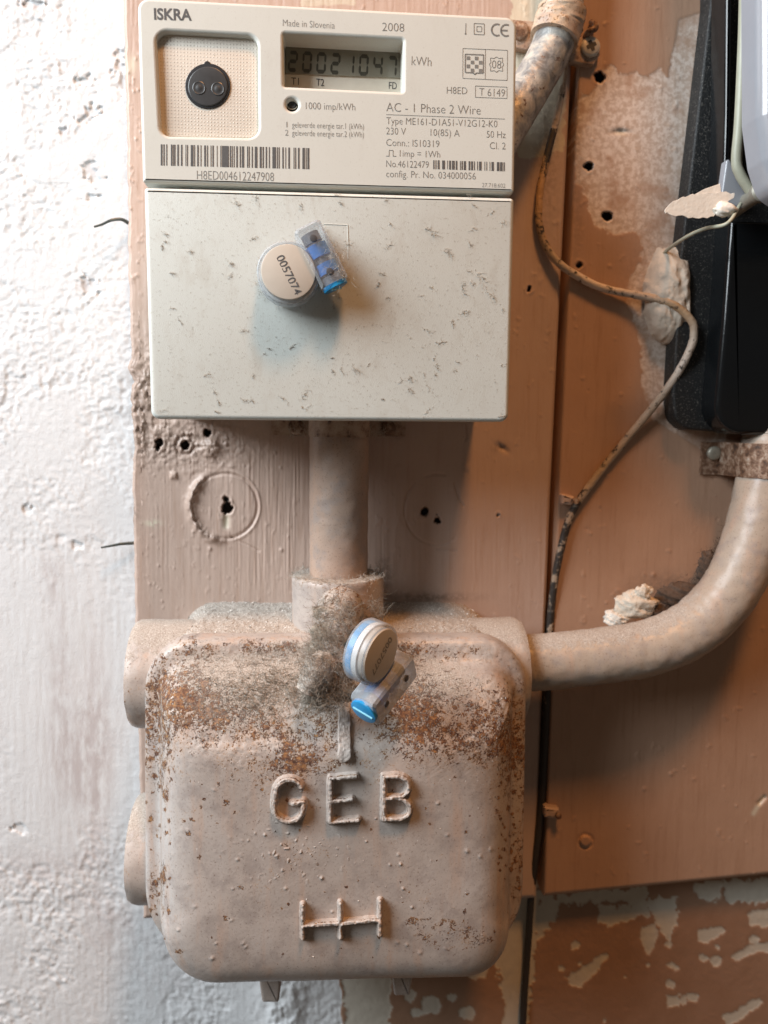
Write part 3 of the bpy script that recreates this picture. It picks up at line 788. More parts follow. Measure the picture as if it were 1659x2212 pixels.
obj('serial_number', TX('H8ED004612247908', (425.5, 387.3), (591.7, 391.5), 18.5), MAT_INK2, mt)
def ln(a, b, wd=1.1):
    a = np.array(a, float); b = np.array(b, float); d_ = (b-a)/np.linalg.norm(b-a); n_ = np.array([-d_[1], d_[0]])*wd/2
    return pxq([a-n_, b-n_, b+n_, a+n_], DT)
def box_l(pts, wd=1.1): return [ln(pts[i], pts[(i+1) % len(pts)], wd) for i in range(len(pts))]
sy = []
sy += [ln((834.3, 247.3), (1090.5, 257), 1.0), ln((1006.5, 50), (1005.5, 72), 1.5), ln((1004, 73), (1007.5, 73.1), 3)]
sy += box_l([(1024, 50.5), (1046, 51.5), (1046, 75), (1024, 74)], 1.4)+box_l([(1030, 57), (1040.5, 57.5), (1040.5, 68.5), (1030, 68)], 1.3)
sy += box_l([(999.8, 104.5), (1096, 108.5), (1095.5, 173.5), (999.5, 169)])+[ln((1048.5, 106.5), (1048, 171.3))]
sy += box_l([(1026.8, 185.5), (1095.2, 188), (1095, 212.5), (1026.8, 210)])
sy += [ln((834, 337), (840.5, 337.2), 1.3), ln((840.5, 337.5), (840.5, 324.5), 1.3), ln((840.5, 324.5), (849, 324.8), 1.3), ln((849, 324.8), (849, 337.5), 1.3), ln((849, 337.4), (856, 337.6), 1.3)]
# chequered shield and crowned year
sy += box_l([(1005, 117), (1044.5, 118.5), (1044, 158), (1029, 157.5), (1026, 161), (1021, 157), (1005, 156.3)], 2.6)
for i in range(4):
    for j in range(4):
        if (i+j) % 2 == 0:
            x, y = 1008+i*8.8, 121.5+j*8.8+i*.3; sy.append(pxq([(x, y), (x+7.6, y+.3), (x+7.6, y+7.9), (x, y+7.6)], DT))
crown = []
for k in range(40):
    a = 2*math.pi*k/40; rr = 15.2+1.5*math.cos(8*a); q = 1/max(abs(math.cos(a)), abs(math.sin(a)))**.55
    crown.append((1072.5+rr*q*math.cos(a)*.92, 139.3+rr*q*math.sin(a)*.98))
sy += box_l(crown, 1.3)
for cx_, kind in ((1073.5, 'C'), (1093.5, 'E')):
    arc = [(cx_+11.5*math.cos(a), 64.5+(cx_-1073)*.05+12.5*math.sin(a)) for a in np.linspace(math.radians(62), math.radians(298), 14)]
    for a, b in zip(arc[:-1], arc[1:]): sy.append(ln(a, b, 3.8))
sy.append(ln((1083, 65.5), (1096.5, 66), 3.6))
sym = join(flat(sy), TX('08', (1062.5, 147.5), (1082.5, 148.3), 17))
obj('printed_symbols', face_cam(sym), MAT_INK2, mt)
bars = [(275,290),(297,308),(320,329),(358,371),(375,382),(385,396),(410,424),(440,453),(477,483),(489,498),(520,543),(548,556),(573,586),(600,608),(630,645),(653,662),(682,689),(697,709),(733,739),(762,770),(775,832),(840,852),(858,865),(872,879),(892,905),(920,931),(938,957),(980,990),(995,1003),(1018,1028),(1043,1065),(1083,1100),(1107,1118),(1132,1144),(1158,1167),(1187,1217),(1224,1232),(1238,1247),(1268,1280),(1293,1300),(1317,1331),(1360,1367),(1373,1382),(1396,1409),(1432,1453),(1460,1467),(1473,1489)]
bq = []
for a, b in bars:
    x0, x1 = 274.3+a*.2645, 274.3+b*.2645; f0 = (x0-347)/321*8.2; f1 = (x1-347)/321*8.2
    bq.append(pxq([(x0, 311.5+f0), (x1, 311.5+f1), (x1, 357.2+f1), (x0, 357.2+f0)], DT))
obj('barcode', face_cam(flat(bq)), MAT_INK, mt)
bars = [(1030,1036),(1040,1044),(1050,1054),(1060,1070),(1086,1104),(1118,1122),(1130,1142),(1148,1160),(1162,1166),(1172,1182),(1198,1203),(1208,1216),(1222,1236),(1252,1263),(1268,1280),(1286,1292),(1306,1311),(1318,1334),(1352,1356),(1364,1369),(1384,1388),(1396,1411),(1430,1446),(1450,1463),(1466,1470),(1474,1480)]
bq = []
for a, b in bars:
    x0, x1 = 581.5+a*.3439, 581.5+b*.3439; f0 = (x0-935)*.031; f1 = (x1-935)*.031
    bq.append(pxq([(x0, 345.8+f0), (x1, 345.8+f1), (x1, 365+f1), (x0, 365+f0)], DT))
obj('barcode', face_cam(flat(bq)), MAT_INK, mt, 'small barcode at the lower right of the printed panel')

# ================================================================== CAST-IRON FUSE BOX
fb = thing('fuse_box', 'rusty painted cast iron fuse box with raised letters on its domed lid', 'fuse box', W(735, 1800, .010))
NP = 760
lipP = rpoly([(310, 1380), (1141, 1378), (1128, 2064), (313, 2084)], [112, 105, 150, 165], 14)
Lp = ccw(np.array([[q[0], q[2]] for q in (W(x, y, .058) for x, y in lipP)]))
Lp = ccw(resample(Lp, NP)); Ln = normals2(Lp)
for _ in range(6): Ln = Ln+np.roll(Ln, 1, 0)+np.roll(Ln, -1, 0); Ln /= np.linalg.norm(Ln, axis=1)[:, None]
fac = 1-.55*np.clip(-Ln[:, 1], 0, 1)+.25*np.clip(Ln[:, 1], 0, 1)
prof = [(0, .0500), (0, .0515), (0, .0535), (0, .0565), (.0003, .0582), (.0010, .0593), (.0020, .0598), (.0035, .0600), (.0050, .0601), (.0062, .0606), (.0071, .0620), (.0077, .0645), (.0083, .0675), (.0092, .0705), (.0104, .0735), (.0120, .0763), (.0140, .0787), (.0165, .0807), (.0195, .0823), (.0230, .0834), (.0270, .0841), (.0310, .0845), (.036, .0848), (.042, .0850)]
pi = np.array(prof); L_ = np.r_[0, np.cumsum(np.hypot(*np.diff(pi, axis=0).T))]
tt = np.linspace(0, L_[-1], 120); ins = np.interp(tt, L_, pi[:, 0]); dep = np.interp(tt, L_, pi[:, 1])
def smooth1(a, k=3):
    for _ in range(k): a = np.r_[a[0], (a[:-2]+a[1:-1]*2+a[2:])/4, a[-1]]
    return a
dep = smooth1(dep, 14); ins = smooth1(ins, 14)
cen = np.array([Lp[:, 0].mean(), Lp[:, 1].mean()])
R3 = []
def inset(P, dist):                               # blends from an offset outline to a shrunken one
    a = min(dist, .012); Q = P-Ln*(a*fac)[:, None]; Q = cen+(Q-cen)*(1-(dist-a)/.066)
    upw = np.clip((Q[:, 1]-cen[1])/(Lp[:, 1].max()-cen[1]), 0, 1)**2
    Q = Q.copy(); Q[:, 1] -= .021*upw*float(sst(.0072, .021, dist)); return Q
for a, b in zip(ins, dep): R3.append(xz_ring(inset(Lp, a), b))
lastP = R3[-1][:, [0, 2]]
for _ in range(4): lastP = lastP*.5+.25*(np.roll(lastP, 1, 0)+np.roll(lastP, -1, 0))
for s in np.linspace(1, 0, 150)[1:]:
    R3.append(xz_ring(cen+(lastP-cen)*s, .0850+.0003*(1-s)))
A = np.array(R3)
# cast unevenness
pxx, pyy = PX(A); nd = .0008*(fbm(pxx/110, pyy/110, 201, 2)-.5)+.00004*(fbm(pxx/20, pyy/20, 203, 3)-.5)
rz = np.clip(1.0*gauss(pxx, pyy, 520, 1560, 230, 95)+.95*gauss(pxx, pyy, 1010, 1540, 150, 110)+.7*gauss(pxx, pyy, 700, 1400, 400, 40)+.25, 0, 1)
bl = fbm(pxx/9, pyy/9, 207, 3)
nd += .00024*rz**2*sst(.58, .74, bl)-.0002*rz**2*sst(.42, .30, bl)+.00025*rz**2*(fbm(pxx/4.5, pyy/4.5, 208, 2)-.5)
blis = fbm(pxx/8, pyy/8, 211, 2)
nd += .00035*sst(.76, .84, blis)*gauss(pxx, pyy, 600, 1840, 130, 60)
for q in RNG.uniform([370, 1700], [1090, 2080], (46, 2)):
    rr = RNG.uniform(1.6, 3.6); nd += RNG.uniform(.0002, .0006)*np.exp(-((pxx-q[0])**2+(pyy-q[1])**2)/(rr*rr))
A[..., 1] -= nd*sst(0, 14, np.arange(A.shape[0]))[:, None]
# wear maps on the lid, and a grey map with cool light painted in
n1 = fbm(pxx/70, pyy/70, 221, 4)
ring_i = np.arange(A.shape[0])[:, None]*np.ones(NP)
rust = .34+.40*(n1-.5)*2+.22*gauss(pxx, pyy, 610, 1575, 130, 55)+.16*np.exp(-((ring_i-np.searchsorted(ins, .0008))/7)**2)*sst(.35, .6, fbm(pxx/30, pyy/30, 229, 3))+.12*np.exp(-((ring_i-np.searchsorted(ins, .0095))/9)**2)*sst(.4, .6, fbm(pxx/26, pyy/26, 230, 3))
rust += .46*gauss(pxx, pyy, 520, 1565, 250, 100)+.50*gauss(pxx, pyy, 400, 1500, 80, 110)+.46*gauss(pxx, pyy, 1000, 1575, 160, 120)+.45*gauss(pxx, pyy, 880, 1545, 60, 90)
rust += .50*gauss(pxx, pyy, 600, 1398, 260, 26)+.45*gauss(pxx, pyy, 1000, 1405, 160, 30)+.42*gauss(pxx, pyy, 640, 1640, 70, 40)+.3*gauss(pxx, pyy, 1090, 1680, 60, 190)
rust += .72*sst(-6, 6, sdf(pxx, pyy, [(880, 1985), (930, 1972), (985, 1985), (1050, 1990), (1060, 2035), (980, 2060), (900, 2040)])+14*(fbm(pxx/22, pyy/14, 223, 3)-.5)*2)*.8
rust += .30*gauss(pxx, pyy, 345, 1800, 34, 420)+.22*gauss(pxx, pyy, 1120, 1850, 40, 240)+.35*gauss(pxx, pyy, 640, 1850, 70, 40)*sst(.5, .6, fbm(pxx/20, pyy/20, 225, 3))
for cx_, cy_, rx_, ry_ in ((488, 1735, 11, 8), (397, 1774, 7, 6), (405, 1800, 9, 7), (430, 1850, 8, 10), (388, 2055, 12, 7), (490, 1985, 8, 7), (520, 1918, 8, 6), (358, 1720, 7, 14), (325, 1770, 7, 8), (352, 1895, 6, 12), (440, 1725, 5, 4), (955, 1850, 9, 7), (1010, 1932, 7, 5), (930, 1780, 9, 5)):
    rust += .75*np.exp(-(((pxx-cx_)/rx_)**2+((pyy-cy_)/ry_)**2)**2)*(.4+1.1*(fbm(pxx/6, pyy/6, 226, 3)))
for q in np.r_[RNG.uniform([350, 1660], [1100, 2090], (70, 2)), RNG.uniform([312, 1480], [372, 2040], (60, 2)), RNG.uniform([1070, 1620], [1135, 2030], (60, 2))]:
    rr = RNG.uniform(1.8, 5.0); rust += .75*np.exp(-(((pxx-q[0])/rr)**2+((pyy-q[1])/(rr*RNG.uniform(.6, 1.6)))**2)**2)
dust = .72*gauss(pxx, pyy, 590, 1480, 150, 48)+.7*gauss(pxx, pyy, 720, 1420, 200, 50)+.55*gauss(pxx, pyy, 950, 1480, 140, 60)+.42*gauss(pxx, pyy, 480, 1550, 180, 60)+.30*gauss(pxx, pyy, 1010, 1620, 140, 60)+.4*gauss(pxx, pyy, 420, 1440, 90, 50)
grey = .9*sst(440, 340, pxx)+.8*gauss(pxx, pyy, 1040, 1860, 50, 190)+.35*gauss(pxx, pyy, 470, 1830, 120, 120)+.4*gauss(pxx, pyy, 560, 2010, 90, 70)  # left side greyed to paint in the cool light; other spots mottle the paint
V, Fc = loft(list(A), True, True)
lidm = mesh(V, Fc, True, {'rust': np.clip(rust, 0, 1.15), 'dust': np.clip(dust, 0, 1), 'grey': np.clip(grey, 0, 1)})
lid = obj('lid', lidm, MAT_CAST, fb)
bvh = BVHTree.FromPolygons([tuple(v) for v in V.tolist()], Fc)
def depth_at(x, z):
    h_ = bvh.ray_cast(Vector((x, -.3, z)), Vector((0, 1, 0)))
    return -h_[0].y if h_[0] else .0845
def on_lid(px, py):                               # point of the lid under a picture point
    o = Vector(CAM); d_ = Vector(W(px, py, 0)-CAM).normalized()
    h_ = bvh.ray_cast(o, d_)
    return np.array(h_[0]) if h_[0] else W(px, py, .07)
# body behind the lid
Pb = Lp-Ln*.0022
rb_ = []
for d_, k in ((.008, .0005), (.016, .0005), (.024, .0006), (.032, .0008), (.040, .0008), (.048, .0008), (.0535, .0008)):
    q = Pb-Ln*k; q[:, 1] += np.clip(Ln[:, 1], 0, 1)*(.0058-.0042*(d_/.0535)**2.2)
    rb_.append(xz_ring(q, d_))
Bd = np.array(rb_); Bd = np.stack([np.stack([np.interp(np.linspace(0, len(rb_)-1, 46), np.arange(len(rb_)), Bd[:, i, k]) for k in range(3)], -1) for i in range(NP)], 1)
bx_, by_ = PX(Bd); up = np.clip(Ln[:, 1], 0, 1)[None]*np.ones((46, 1))
# shoulders: the top dips towards the two ends
sh = sst(.052, .070, np.abs(Bd[..., 0]-.004))*up
Bd[..., 2] -= .0024*sh*sst(.054, .040, -Bd[..., 1])
Bd[..., 2] += up*(.0012*(fbm(Bd[..., 0]*900, Bd[..., 1]*900, 231, 4)-.5)+.0011*(fbm(Bd[..., 0]*160, Bd[..., 1]*160, 233, 3)-.5))
V, Fc = loft(list(Bd), True, True)
body = obj('body', mesh(V, Fc, True, {'rust': np.full(46*NP, .22), 'dust': (.9*up**2).ravel(), 'grey': np.zeros(46*NP)}), MAT_CAST, fb)
# round pipe sockets at the four corners
def hub(x0, x1, py, d, r, rust_, dust_top):
    z = W(735, py, d)[2]; n = 20; t = np.linspace(x0, x1, n)
    P = np.stack([t, np.full(n, -d), np.full(n, z)], 1)
    rr = np.full(n, r); rr[-1] = r-.0009; rr[-2] = r-.0002
    seg = 72; a = np.linspace(0, 2*math.pi, seg, endpoint=False)
    T, U, B = frames(P)
    nz = (np.cos(a)[None, :]*U[:, 2:3]+np.sin(a)[None, :]*B[:, 2:3])
    me = tube(P, rr, seg, disp=lambda i, q: .0006*(fbm(i*1.1, q*9, 241, 3)-.5)+.0006*(fbm(i*.2, q*2, 243, 3)-.5),
              attrs={'rust': (np.full((n, seg), rust_)+.2*sst(n-4, n-1, np.arange(n))[:, None]).ravel(), 'dust': (dust_top*np.clip(nz, 0, 1)**1.5).ravel(), 'grey': np.zeros(n*seg)})
    return me
for (x0, x1, py, ru, du) in ((-.050, -.0775, 1449, .46, .75), (-.050, -.0792, 1818, .42, .8), (.050, .0845, 1449, .26, .75), (.050, .0822, 1822, .5, .2)):
    obj('pipe_socket', hub(x0, x1, py, .032, .0222, ru, du), MAT_CAST, fb)
# collar on the top
cz = W(732, 1262, .0525)[2]
colp = [(-.090, .0191), (cz-.0012, .0191), (cz-.0003, .0187), (cz, .0178)]
zz = np.concatenate([np.linspace(-.090, cz-.0012, 22), [cz-.0005, cz-.0001, cz, cz+.0002, cz+.0002]]); rr = np.r_[np.full(22, .0191), .0189, .0185, .0178, .0150, .0118]
Pc = np.stack([np.full(27, W(730, 1290, .0335)[0]), np.full(27, -.0335), zz], 1)
T0 = np.arange(27)
seg = 90; a = np.linspace(0, 2*math.pi, seg, endpoint=False); V = []
for i in range(27):
    R_ = rr[i]+.0005*(fbm(a*6, np.full(seg, zz[i]*900), 251, 3)-.5)
    V.append(np.stack([Pc[i, 0]+R_*np.cos(a), -.0335+R_*np.sin(a), np.full(seg, zz[i])+(.0004*(fbm(a*9, a*0+i, 252, 2)) if i > 22 else 0)], 1))
V, Fc = loft(V)
du = np.repeat(np.r_[np.zeros(22), .2, .6, 1, 1, 1], seg); ru = np.repeat(np.r_[np.full(16, .22), np.linspace(.3, .62, 6), .75, .7, .4, .2, .2], seg)
obj('collar', mesh(V, Fc, True, {'dust': du, 'rust': ru, 'grey': np.zeros(len(V))}), MAT_CAST, fb)
# lid lug in front of the collar, its second knuckle and the rib below
L1 = smooth_path([W(736, 1292, .056), W(733, 1335, .066), W(728, 1385, .073), W(724, 1440, .078)], 30)
obj('lid_lug', tube(L1, np.interp(np.arange(len(L1)), [0, 4, 14, len(L1)-1], [.0058, .0085, .0084, .0068]), 40, disp=lambda i, q: .0016*(fbm(i*.4, np.cos(q)*2+np.sin(q)*3+9, 261, 4)-.5)*2,
                    attrs={'rust': np.full(len(L1)*40, .85), 'dust': np.full(len(L1)*40, .45), 'grey': np.zeros(len(L1)*40)}), MAT_CAST, fb)
L2 = smooth_path([W(702, 1428, .082), W(682, 1455, .087), W(662, 1492, .0875)], 18)
obj('hinge_knuckle', tube(L2, np.interp(np.arange(len(L2)), [0, 5, len(L2)-1], [.0046, .0056, .0038]), 36, disp=lambda i, q: .0012*(fbm(i*.5, np.cos(q)*2+np.sin(q)*3+9, 263, 4)-.5)*2,
                          attrs={'rust': np.full(len(L2)*36, .30), 'dust': np.full(len(L2)*36, .95), 'grey': np.zeros(len(L2)*36)}), MAT_CAST, fb)
obj('lid_rib', relief([[(743, 1470), (744, 1560), (744, 1630)]], 17, .0026, depth_at, 5, seed=31), MAT_CAST, lid)
# raised letters and emblem
def arcp(cx, cy, rx, ry, a0, a1, n=14): return [(cx+rx*math.cos(math.radians(q)), cy+ry*math.sin(math.radians(q))) for q in np.linspace(a0, a1, n)]
G = [(650, 1697)]+arcp(625, 1712, 30, 31, -38, -170, 10)+[(592, 1735)]+arcp(624, 1741, 32, 31, 175, 30, 10)+[(656, 1736)]
Gb = [(656, 1729), (632, 1733)]
obj('letter', relief([G, Gb], 10.0, .0034, depth_at, 8.0, seed=41), MAT_CAST, lid, 'raised letter G')
Ep = [[(714, 1681), (713, 1772)], [(714, 1679), (768, 1675)], [(714, 1729), (760, 1723)], [(713, 1773), (773, 1768)]]
obj('letter', relief(Ep, 9.5, .0034, depth_at, 7.5, seed=43), MAT_CAST, lid, 'raised letter E')
Bp = [[(829, 1677), (829, 1766)], [(829, 1675), (858, 1674)]+arcp(858, 1697, 24, 23, -85, 85, 9)+[(831, 1721)], [(858, 1721)]+arcp(859, 1744, 26, 22, -85, 85, 9)+[(829, 1766)]]
obj('letter', relief(Bp, 9.2, .0034, depth_at, 7.2, seed=45), MAT_CAST, lid, 'raised letter B')
Hp = [[(654, 1953), (654, 2024)], [(735, 1948), (735, 2022)], [(821, 1943), (820, 2015)], [(655, 1995), (735, 1990), (821, 1983)]]
obj('emblem', relief(Hp, 8.0, .0034, depth_at, 6.0, seed=47), MAT_CAST, lid, 'raised mark of three uprights on one crossbar')
# lugs under the box
for pts, d_ in (([(554, 2080), (614, 2080), (602, 2167), (566, 2167)], .050), ([(842, 2060), (900, 2060), (886, 2152), (852, 2153)], .056)):
    obj('hinge_lug', slab(rpoly(pts, 5), d_, d_-.010, d_, .0012, smooth=False), MAT_CAST, fb)

# ================================================================== PIPES
def pipe(P, r, seg, rust_=.15, dust_=None, amp=.0003):
    n = len(P)
    T, U, B = frames(P); a = np.linspace(0, 2*math.pi, seg, endpoint=False)
    nz = np.cos(a)[None]*U[:, 2:3]+np.sin(a)[None]*B[:, 2:3]
    du = np.zeros((n, seg)) if dust_ is None else dust_*np.clip(nz, 0, 1)**2
    return tube(P, r, seg, disp=lambda i, q: amp*2*(fbm(i*.5, q*5+3, 271, 3)-.5), attrs={'rust': np.full(n*seg, rust_), 'dust': du.ravel(), 'grey': np.zeros(n*seg)})
xc = W(732, 1100, .032)[0]
P = np.stack([np.full(90, xc), np.full(90, -.0335), np.linspace(.03, cz-.004, 90)], 1)
tag(obj('conduit_pipe', pipe(P, .0121, 48, .20), MAT_PIPE), 'straight vertical brown painted pipe between the white meter and the fuse box', 'pipe')
P = smooth_path([W(1120, 1432, .034), W(1172, 1430, .034), W(1300, 1416, .034), W(1410, 1396, .034), W(1505, 1350, .034), W(1580, 1268, .034), W(1629, 1150, .033), W(1655, 1030, .030), W(1666, 960, .026), W(1668, 925, .025)], 160)
tag(obj('bent_pipe', pipe(P, .0121, 48, .36, 1.0, .0004), MAT_ELBOW), 'thick pale pipe bending up from the fuse box to the black box', 'pipe')
P = smooth_path([W(1248, -560, .022), W(1226, -160, .022), W(1216, 0, .022), W(1208, 50, .022), W(1186, 116, .022), W(1142, 195, .023), W(1086, 290, .026), W(1030, 385, .030), W(985, 470, .032)], 120)
cp = thing('grey_conduit', 'blotchy grey metal conduit with a corroded collar running behind the meter', 'conduit', W(1210, 20, .02))
obj('conduit', tube(P, .0084, 40, disp=lambda i, q: .0003*(fbm(i*.4, q*4+3, 281, 3)-.5)), MAT_GALV, cp)
Pk = smooth_path([W(1214, 22, .022), W(1211, 38, .022), W(1204, 60, .022), W(1196, 86, .0225)], 40)
obj('corroded_collar', tube(Pk, .0099, 60, disp=lambda i, q: .0014*(fbm(i*.16+np.cos(q)*1.5, np.cos(q)*4+np.sin(q)*5+9, 283, 4)-.42)*sst(0, 8, i)*sst(len(Pk), len(Pk)-8, i), attrs={'rust': np.full(len(Pk)*60, .55), 'dust': np.full(len(Pk)*60, .2)}), MAT_COLLAR, cp)

# straps and clamps
def screw(name, c, r, mt_, label, parent, phillips=True, axis=(0, -1, 0)):
    s = obj(name, lathe(c, axis, [(-.002, r*.96), (.0006, r), (.0010, r*.94), (.0014, r*.75), (.0016, r*.4), (.0016, r*.001)], 32), mt_, parent, label)
    if phillips:
        ms = []
        for q in (.5, .5+math.pi/2):
            u = np.array([math.cos(q), 0, math.sin(q)]); v = np.array([-u[2], 0, u[0]]); c2 = np.array(c)+np.array([0, -.00165, 0])
            k, w_ = r*.52, r*.17
            ms.append(c2+u*k+v*w_)
            ms.append(c2+u*k-v*w_)
        # one cross-shaped outline
        out = []; c2 = np.array(c)+np.array([0, -.00168, 0])
        for i in range(4):
            a = .45+i*math.pi/2; u = np.array([math.cos(a), 0, math.sin(a)]); v = np.array([-u[2], 0, u[0]])
            out += [c2+u*r*.52-v*r*.17, c2+u*r*.52+v*r*.17, c2+u*r*.22+v*r*.22]
        obj('cross_recess', face_cam(flat([out])), MAT_RECESS, s)
    return s
# saddle under the meter
sd = thing('pipe_saddle', 'rusty pipe saddle strap peeping out under the white meter', 'pipe clamp', W(732, 925, .012))
def saddle(cx, cd_, r, z0, z1, x0, x1, dback, th=.0015):
    prof_ = [(x0, dback)]+[(cx-r*1.05, dback)]+[(cx+r*math.cos(a), cd_+r*math.sin(a)) for a in np.linspace(math.pi*.98, .02*math.pi, 20)]+[(cx+r*1.05, dback), (x1, dback)]
    V = []; rings = []
    for z in (z0, z1):
        ring = [(x, -dd, z) for x, dd in prof_]+[(x, -(dd+th) if 0 < i < len(prof_)-1 else -(dd+th), z) for i, (x, dd) in reversed(list(enumerate(prof_)))]
        rings.append(np.array(ring))
    V, Fc = loft(rings); return mesh(V, Fc, False)
obj('strap', saddle(xc, .0335, .0124, .012, W(600, 940, .012)[2], W(586, 925, .012)[0], W(876, 925, .012)[0], .0108), MAT_STRAP2, sd)
screw('screw', W(640, 922, .0125), .0034, MAT_STRAP, None, sd, False)
screw('screw', W(838, 925, .0125), .0034, MAT_STRAP, None, sd, False)
# clamp on the grey conduit
cl = thing('conduit_clamp', 'painted two-eared clamp around the grey conduit, fixed by a bright cross-head screw', 'pipe clamp', W(1250, 100, .014))
obj('clamp_ear', slab(rpoly([(1212, 70), (1240, 74), (1296, 92), (1297, 116), (1283, 141), (1236, 134), (1214, 128)], 4), .0150, .0118, .0150, .0008), MAT_STRAP2, cl)
obj('clamp_ear', slab(rpoly([(1100, 41), (1162, 46), (1157, 88), (1139, 108), (1100, 101)], 3), .0140, .0108, .0140, .0006), MAT_STRAP2, cl, 'left ear, cream painted')
screw('screw', W(1275, 102, .0152), .0041, MAT_SCREW, 'bright cross-head screw', cl)
screw('bolt', W(1122, 67, .0142), .0038, MAT_STRAP, 'dark rusty bolt half hidden by the meter', cl, False)
tag(obj('hooked_nail', tube(smooth_path([W(1262, 88, .0125), W(1268, 74, .016), W(1276, 66, .018), W(1285, 62, .018), W(1287, 54, .0165), W(1278, 48, .0125)], 30), .0013, 10), MAT_STRAP), 'small rusty hooked nail above the cross-head screw', 'nail')
# clamp under the black box
bc = thing('pipe_clamp', 'rusty strap clamp with a dull bolt over the pale pipe below the black box', 'pipe clamp', W(1590, 990, .012))
obj('strap', saddle(W(1660, 990, .030)[0], .029, .0131, W(1560, 955, .014)[2], W(1560, 1025, .014)[2], W(1516, 990, .014)[0], W(1900, 990, .014)[0], .0122), MAT_STRAP, bc)
screw('bolt', W(1542, 979, .0142), .0032, MAT_ZINCBOLT, None, bc, False)

# ================================================================== BLACK BOX AT THE RIGHT
bb = thing('black_box', 'dusty black electrical box with a smooth lower cover, cut off by the photo edge', 'electrical box', W(1640, 500, .012))
obj('back_plate', slab(rpoly([(1548, -1300), (2500, -1300), (2500, 990), (1459, 926), (1453, 850), (1471, 547), (1536, 0)], [0, 0, 0, 70, 60, 0, 0]), .0215, .012, .0215, .0012, smooth=True), MAT_BLKTEX, bb)
cv = thing  # (no extra thing: the covers are parts)
obj('lower_cover', slab(rpoly([(1578, 476), (2500, 500), (2500, 960), (1540, 937), (1562, 700)], [6, 0, 0, 60, 0]), .034, .018, .0345, .0024, seg=8), MAT_BLKSM, bb)
obj('cover_rail', slab(rpoly([(1573, -1300), (1590, -1300), (1577, 250), (1571, 420), (1556, 420), (1562, 250)], 2), .034, .024, .036, .0018), MAT_BLKSM, bb)
obj('meter_cover', slab(rpoly([(1636, -1300), (2500, -1300), (2500, 450), (1710, 436), (1672, 408), (1652, 345), (1640, 250)], [0, 0, 0, 60, 50, 60, 60]), .072, .0605, .075, .006, seg=8), MAT_GLOSSW, bb, 'milky white upper cover')
sw = obj('seal_bolt', lathe(W(1629, 424, .050), (0, -1, 0.1), [(-.016, .0030), (.002, .0030), (.0026, .0038), (.0048, .0038), (.0054, .0030), (.0054, .00001)], 28), MAT_ZINCBOLT, bb)
obj('cover_reflection', slab(rpoly([(1572, 330), (1588, 368), (1604, 400), (1640, 440), (1600, 450), (1570, 440), (1559, 420)], 5), .045, .041, .045, .0008), MAT_GLOSSW, bb, 'triangular white light reflection, modelled as a pale plate')  # white light reflection put in as a solid pale plate
tag(obj('sleeved_rod', tube(smooth_path([W(1614, -400, .050), W(1608, 0, .050), W(1603, 150, .050), W(1597, 270, .050), W(1591, 345, .049), W(1598, 375, .049), W(1616, 405, .049), W(1628, 422, .049)], 70), .0020, 14), MAT_ROD), 'thin greenish rod running down between the black box and its milky cover', 'rod')
tp = rpoly([(1436, 456), (1447, 440), (1468, 428), (1496, 419), (1538, 415), (1588, 416), (1586, 426), (1566, 445), (1544, 464), (1528, 471), (1490, 469), (1447, 463)], 4)
tp = resample(tp, 90); tp = [(x+5*(vn(i*.5, 3.0, 7)-.5), y+5*(vn(i*.5, 9.0, 8)-.5)) for i, (x, y) in enumerate(tp)]
tgm = slab(tp, .058, .0574, .0578, .0001, smooth=False)
tg = tag(obj('paper_tag', tgm, MAT_TAG), 'cream oval paper tag sticking out to the left above the black cover', 'tag')
me = lump(W(1568, 452, .058), (.0042, .0020, .0024), .55, 2.2, 291, 3)
obj('crumpled_end', me, MAT_TAG, tg)
obj('torn_corner', slab([(1500, 420), (1522, 408), (1556, 396), (1559, 420), (1530, 424)], .056, .0555, .0558, .0001, smooth=False), MAT_TAG, tg)
tag(obj('tag_wire', tube(smooth_path([W(1600, 440, .056), W(1572, 482, .060), W(1530, 492, .052), W(1500, 503, .046), W(1470, 520, .036), W(1442, 540, .020), W(1418, 566, .013)], 60), .00075, 8), MAT_ROD), 'thin pale cord slanting down from the paper tag to the panel', 'cord')

# round putty lump left of the black box
n = 70; u, v = np.meshgrid(np.linspace(-1, 1, n), np.linspace(-1, 1, n)); rr = np.hypot(u, v)+.35*(fbm(u*2+5, v*2+5, 303, 3)-.5)
hh = np.where(rr < 1, np.sqrt(np.clip(1-rr**2.6, 0, 1)), 0)*sst(.62, .25, u)*.0125*(1+.5*(fbm(u*2.5+9, v*2.5+9, 301, 4)-.5))-.002*(rr >= 1)
Pp = WA(1450+u*62, 638+v*108, .0120+hh*.1); Pp[..., 1] = -(.0118+hh)
tag(obj('putty_lump', grid(Pp), MAT_PUTTY), 'rough pale putty lump against the edge of the black box', 'putty')

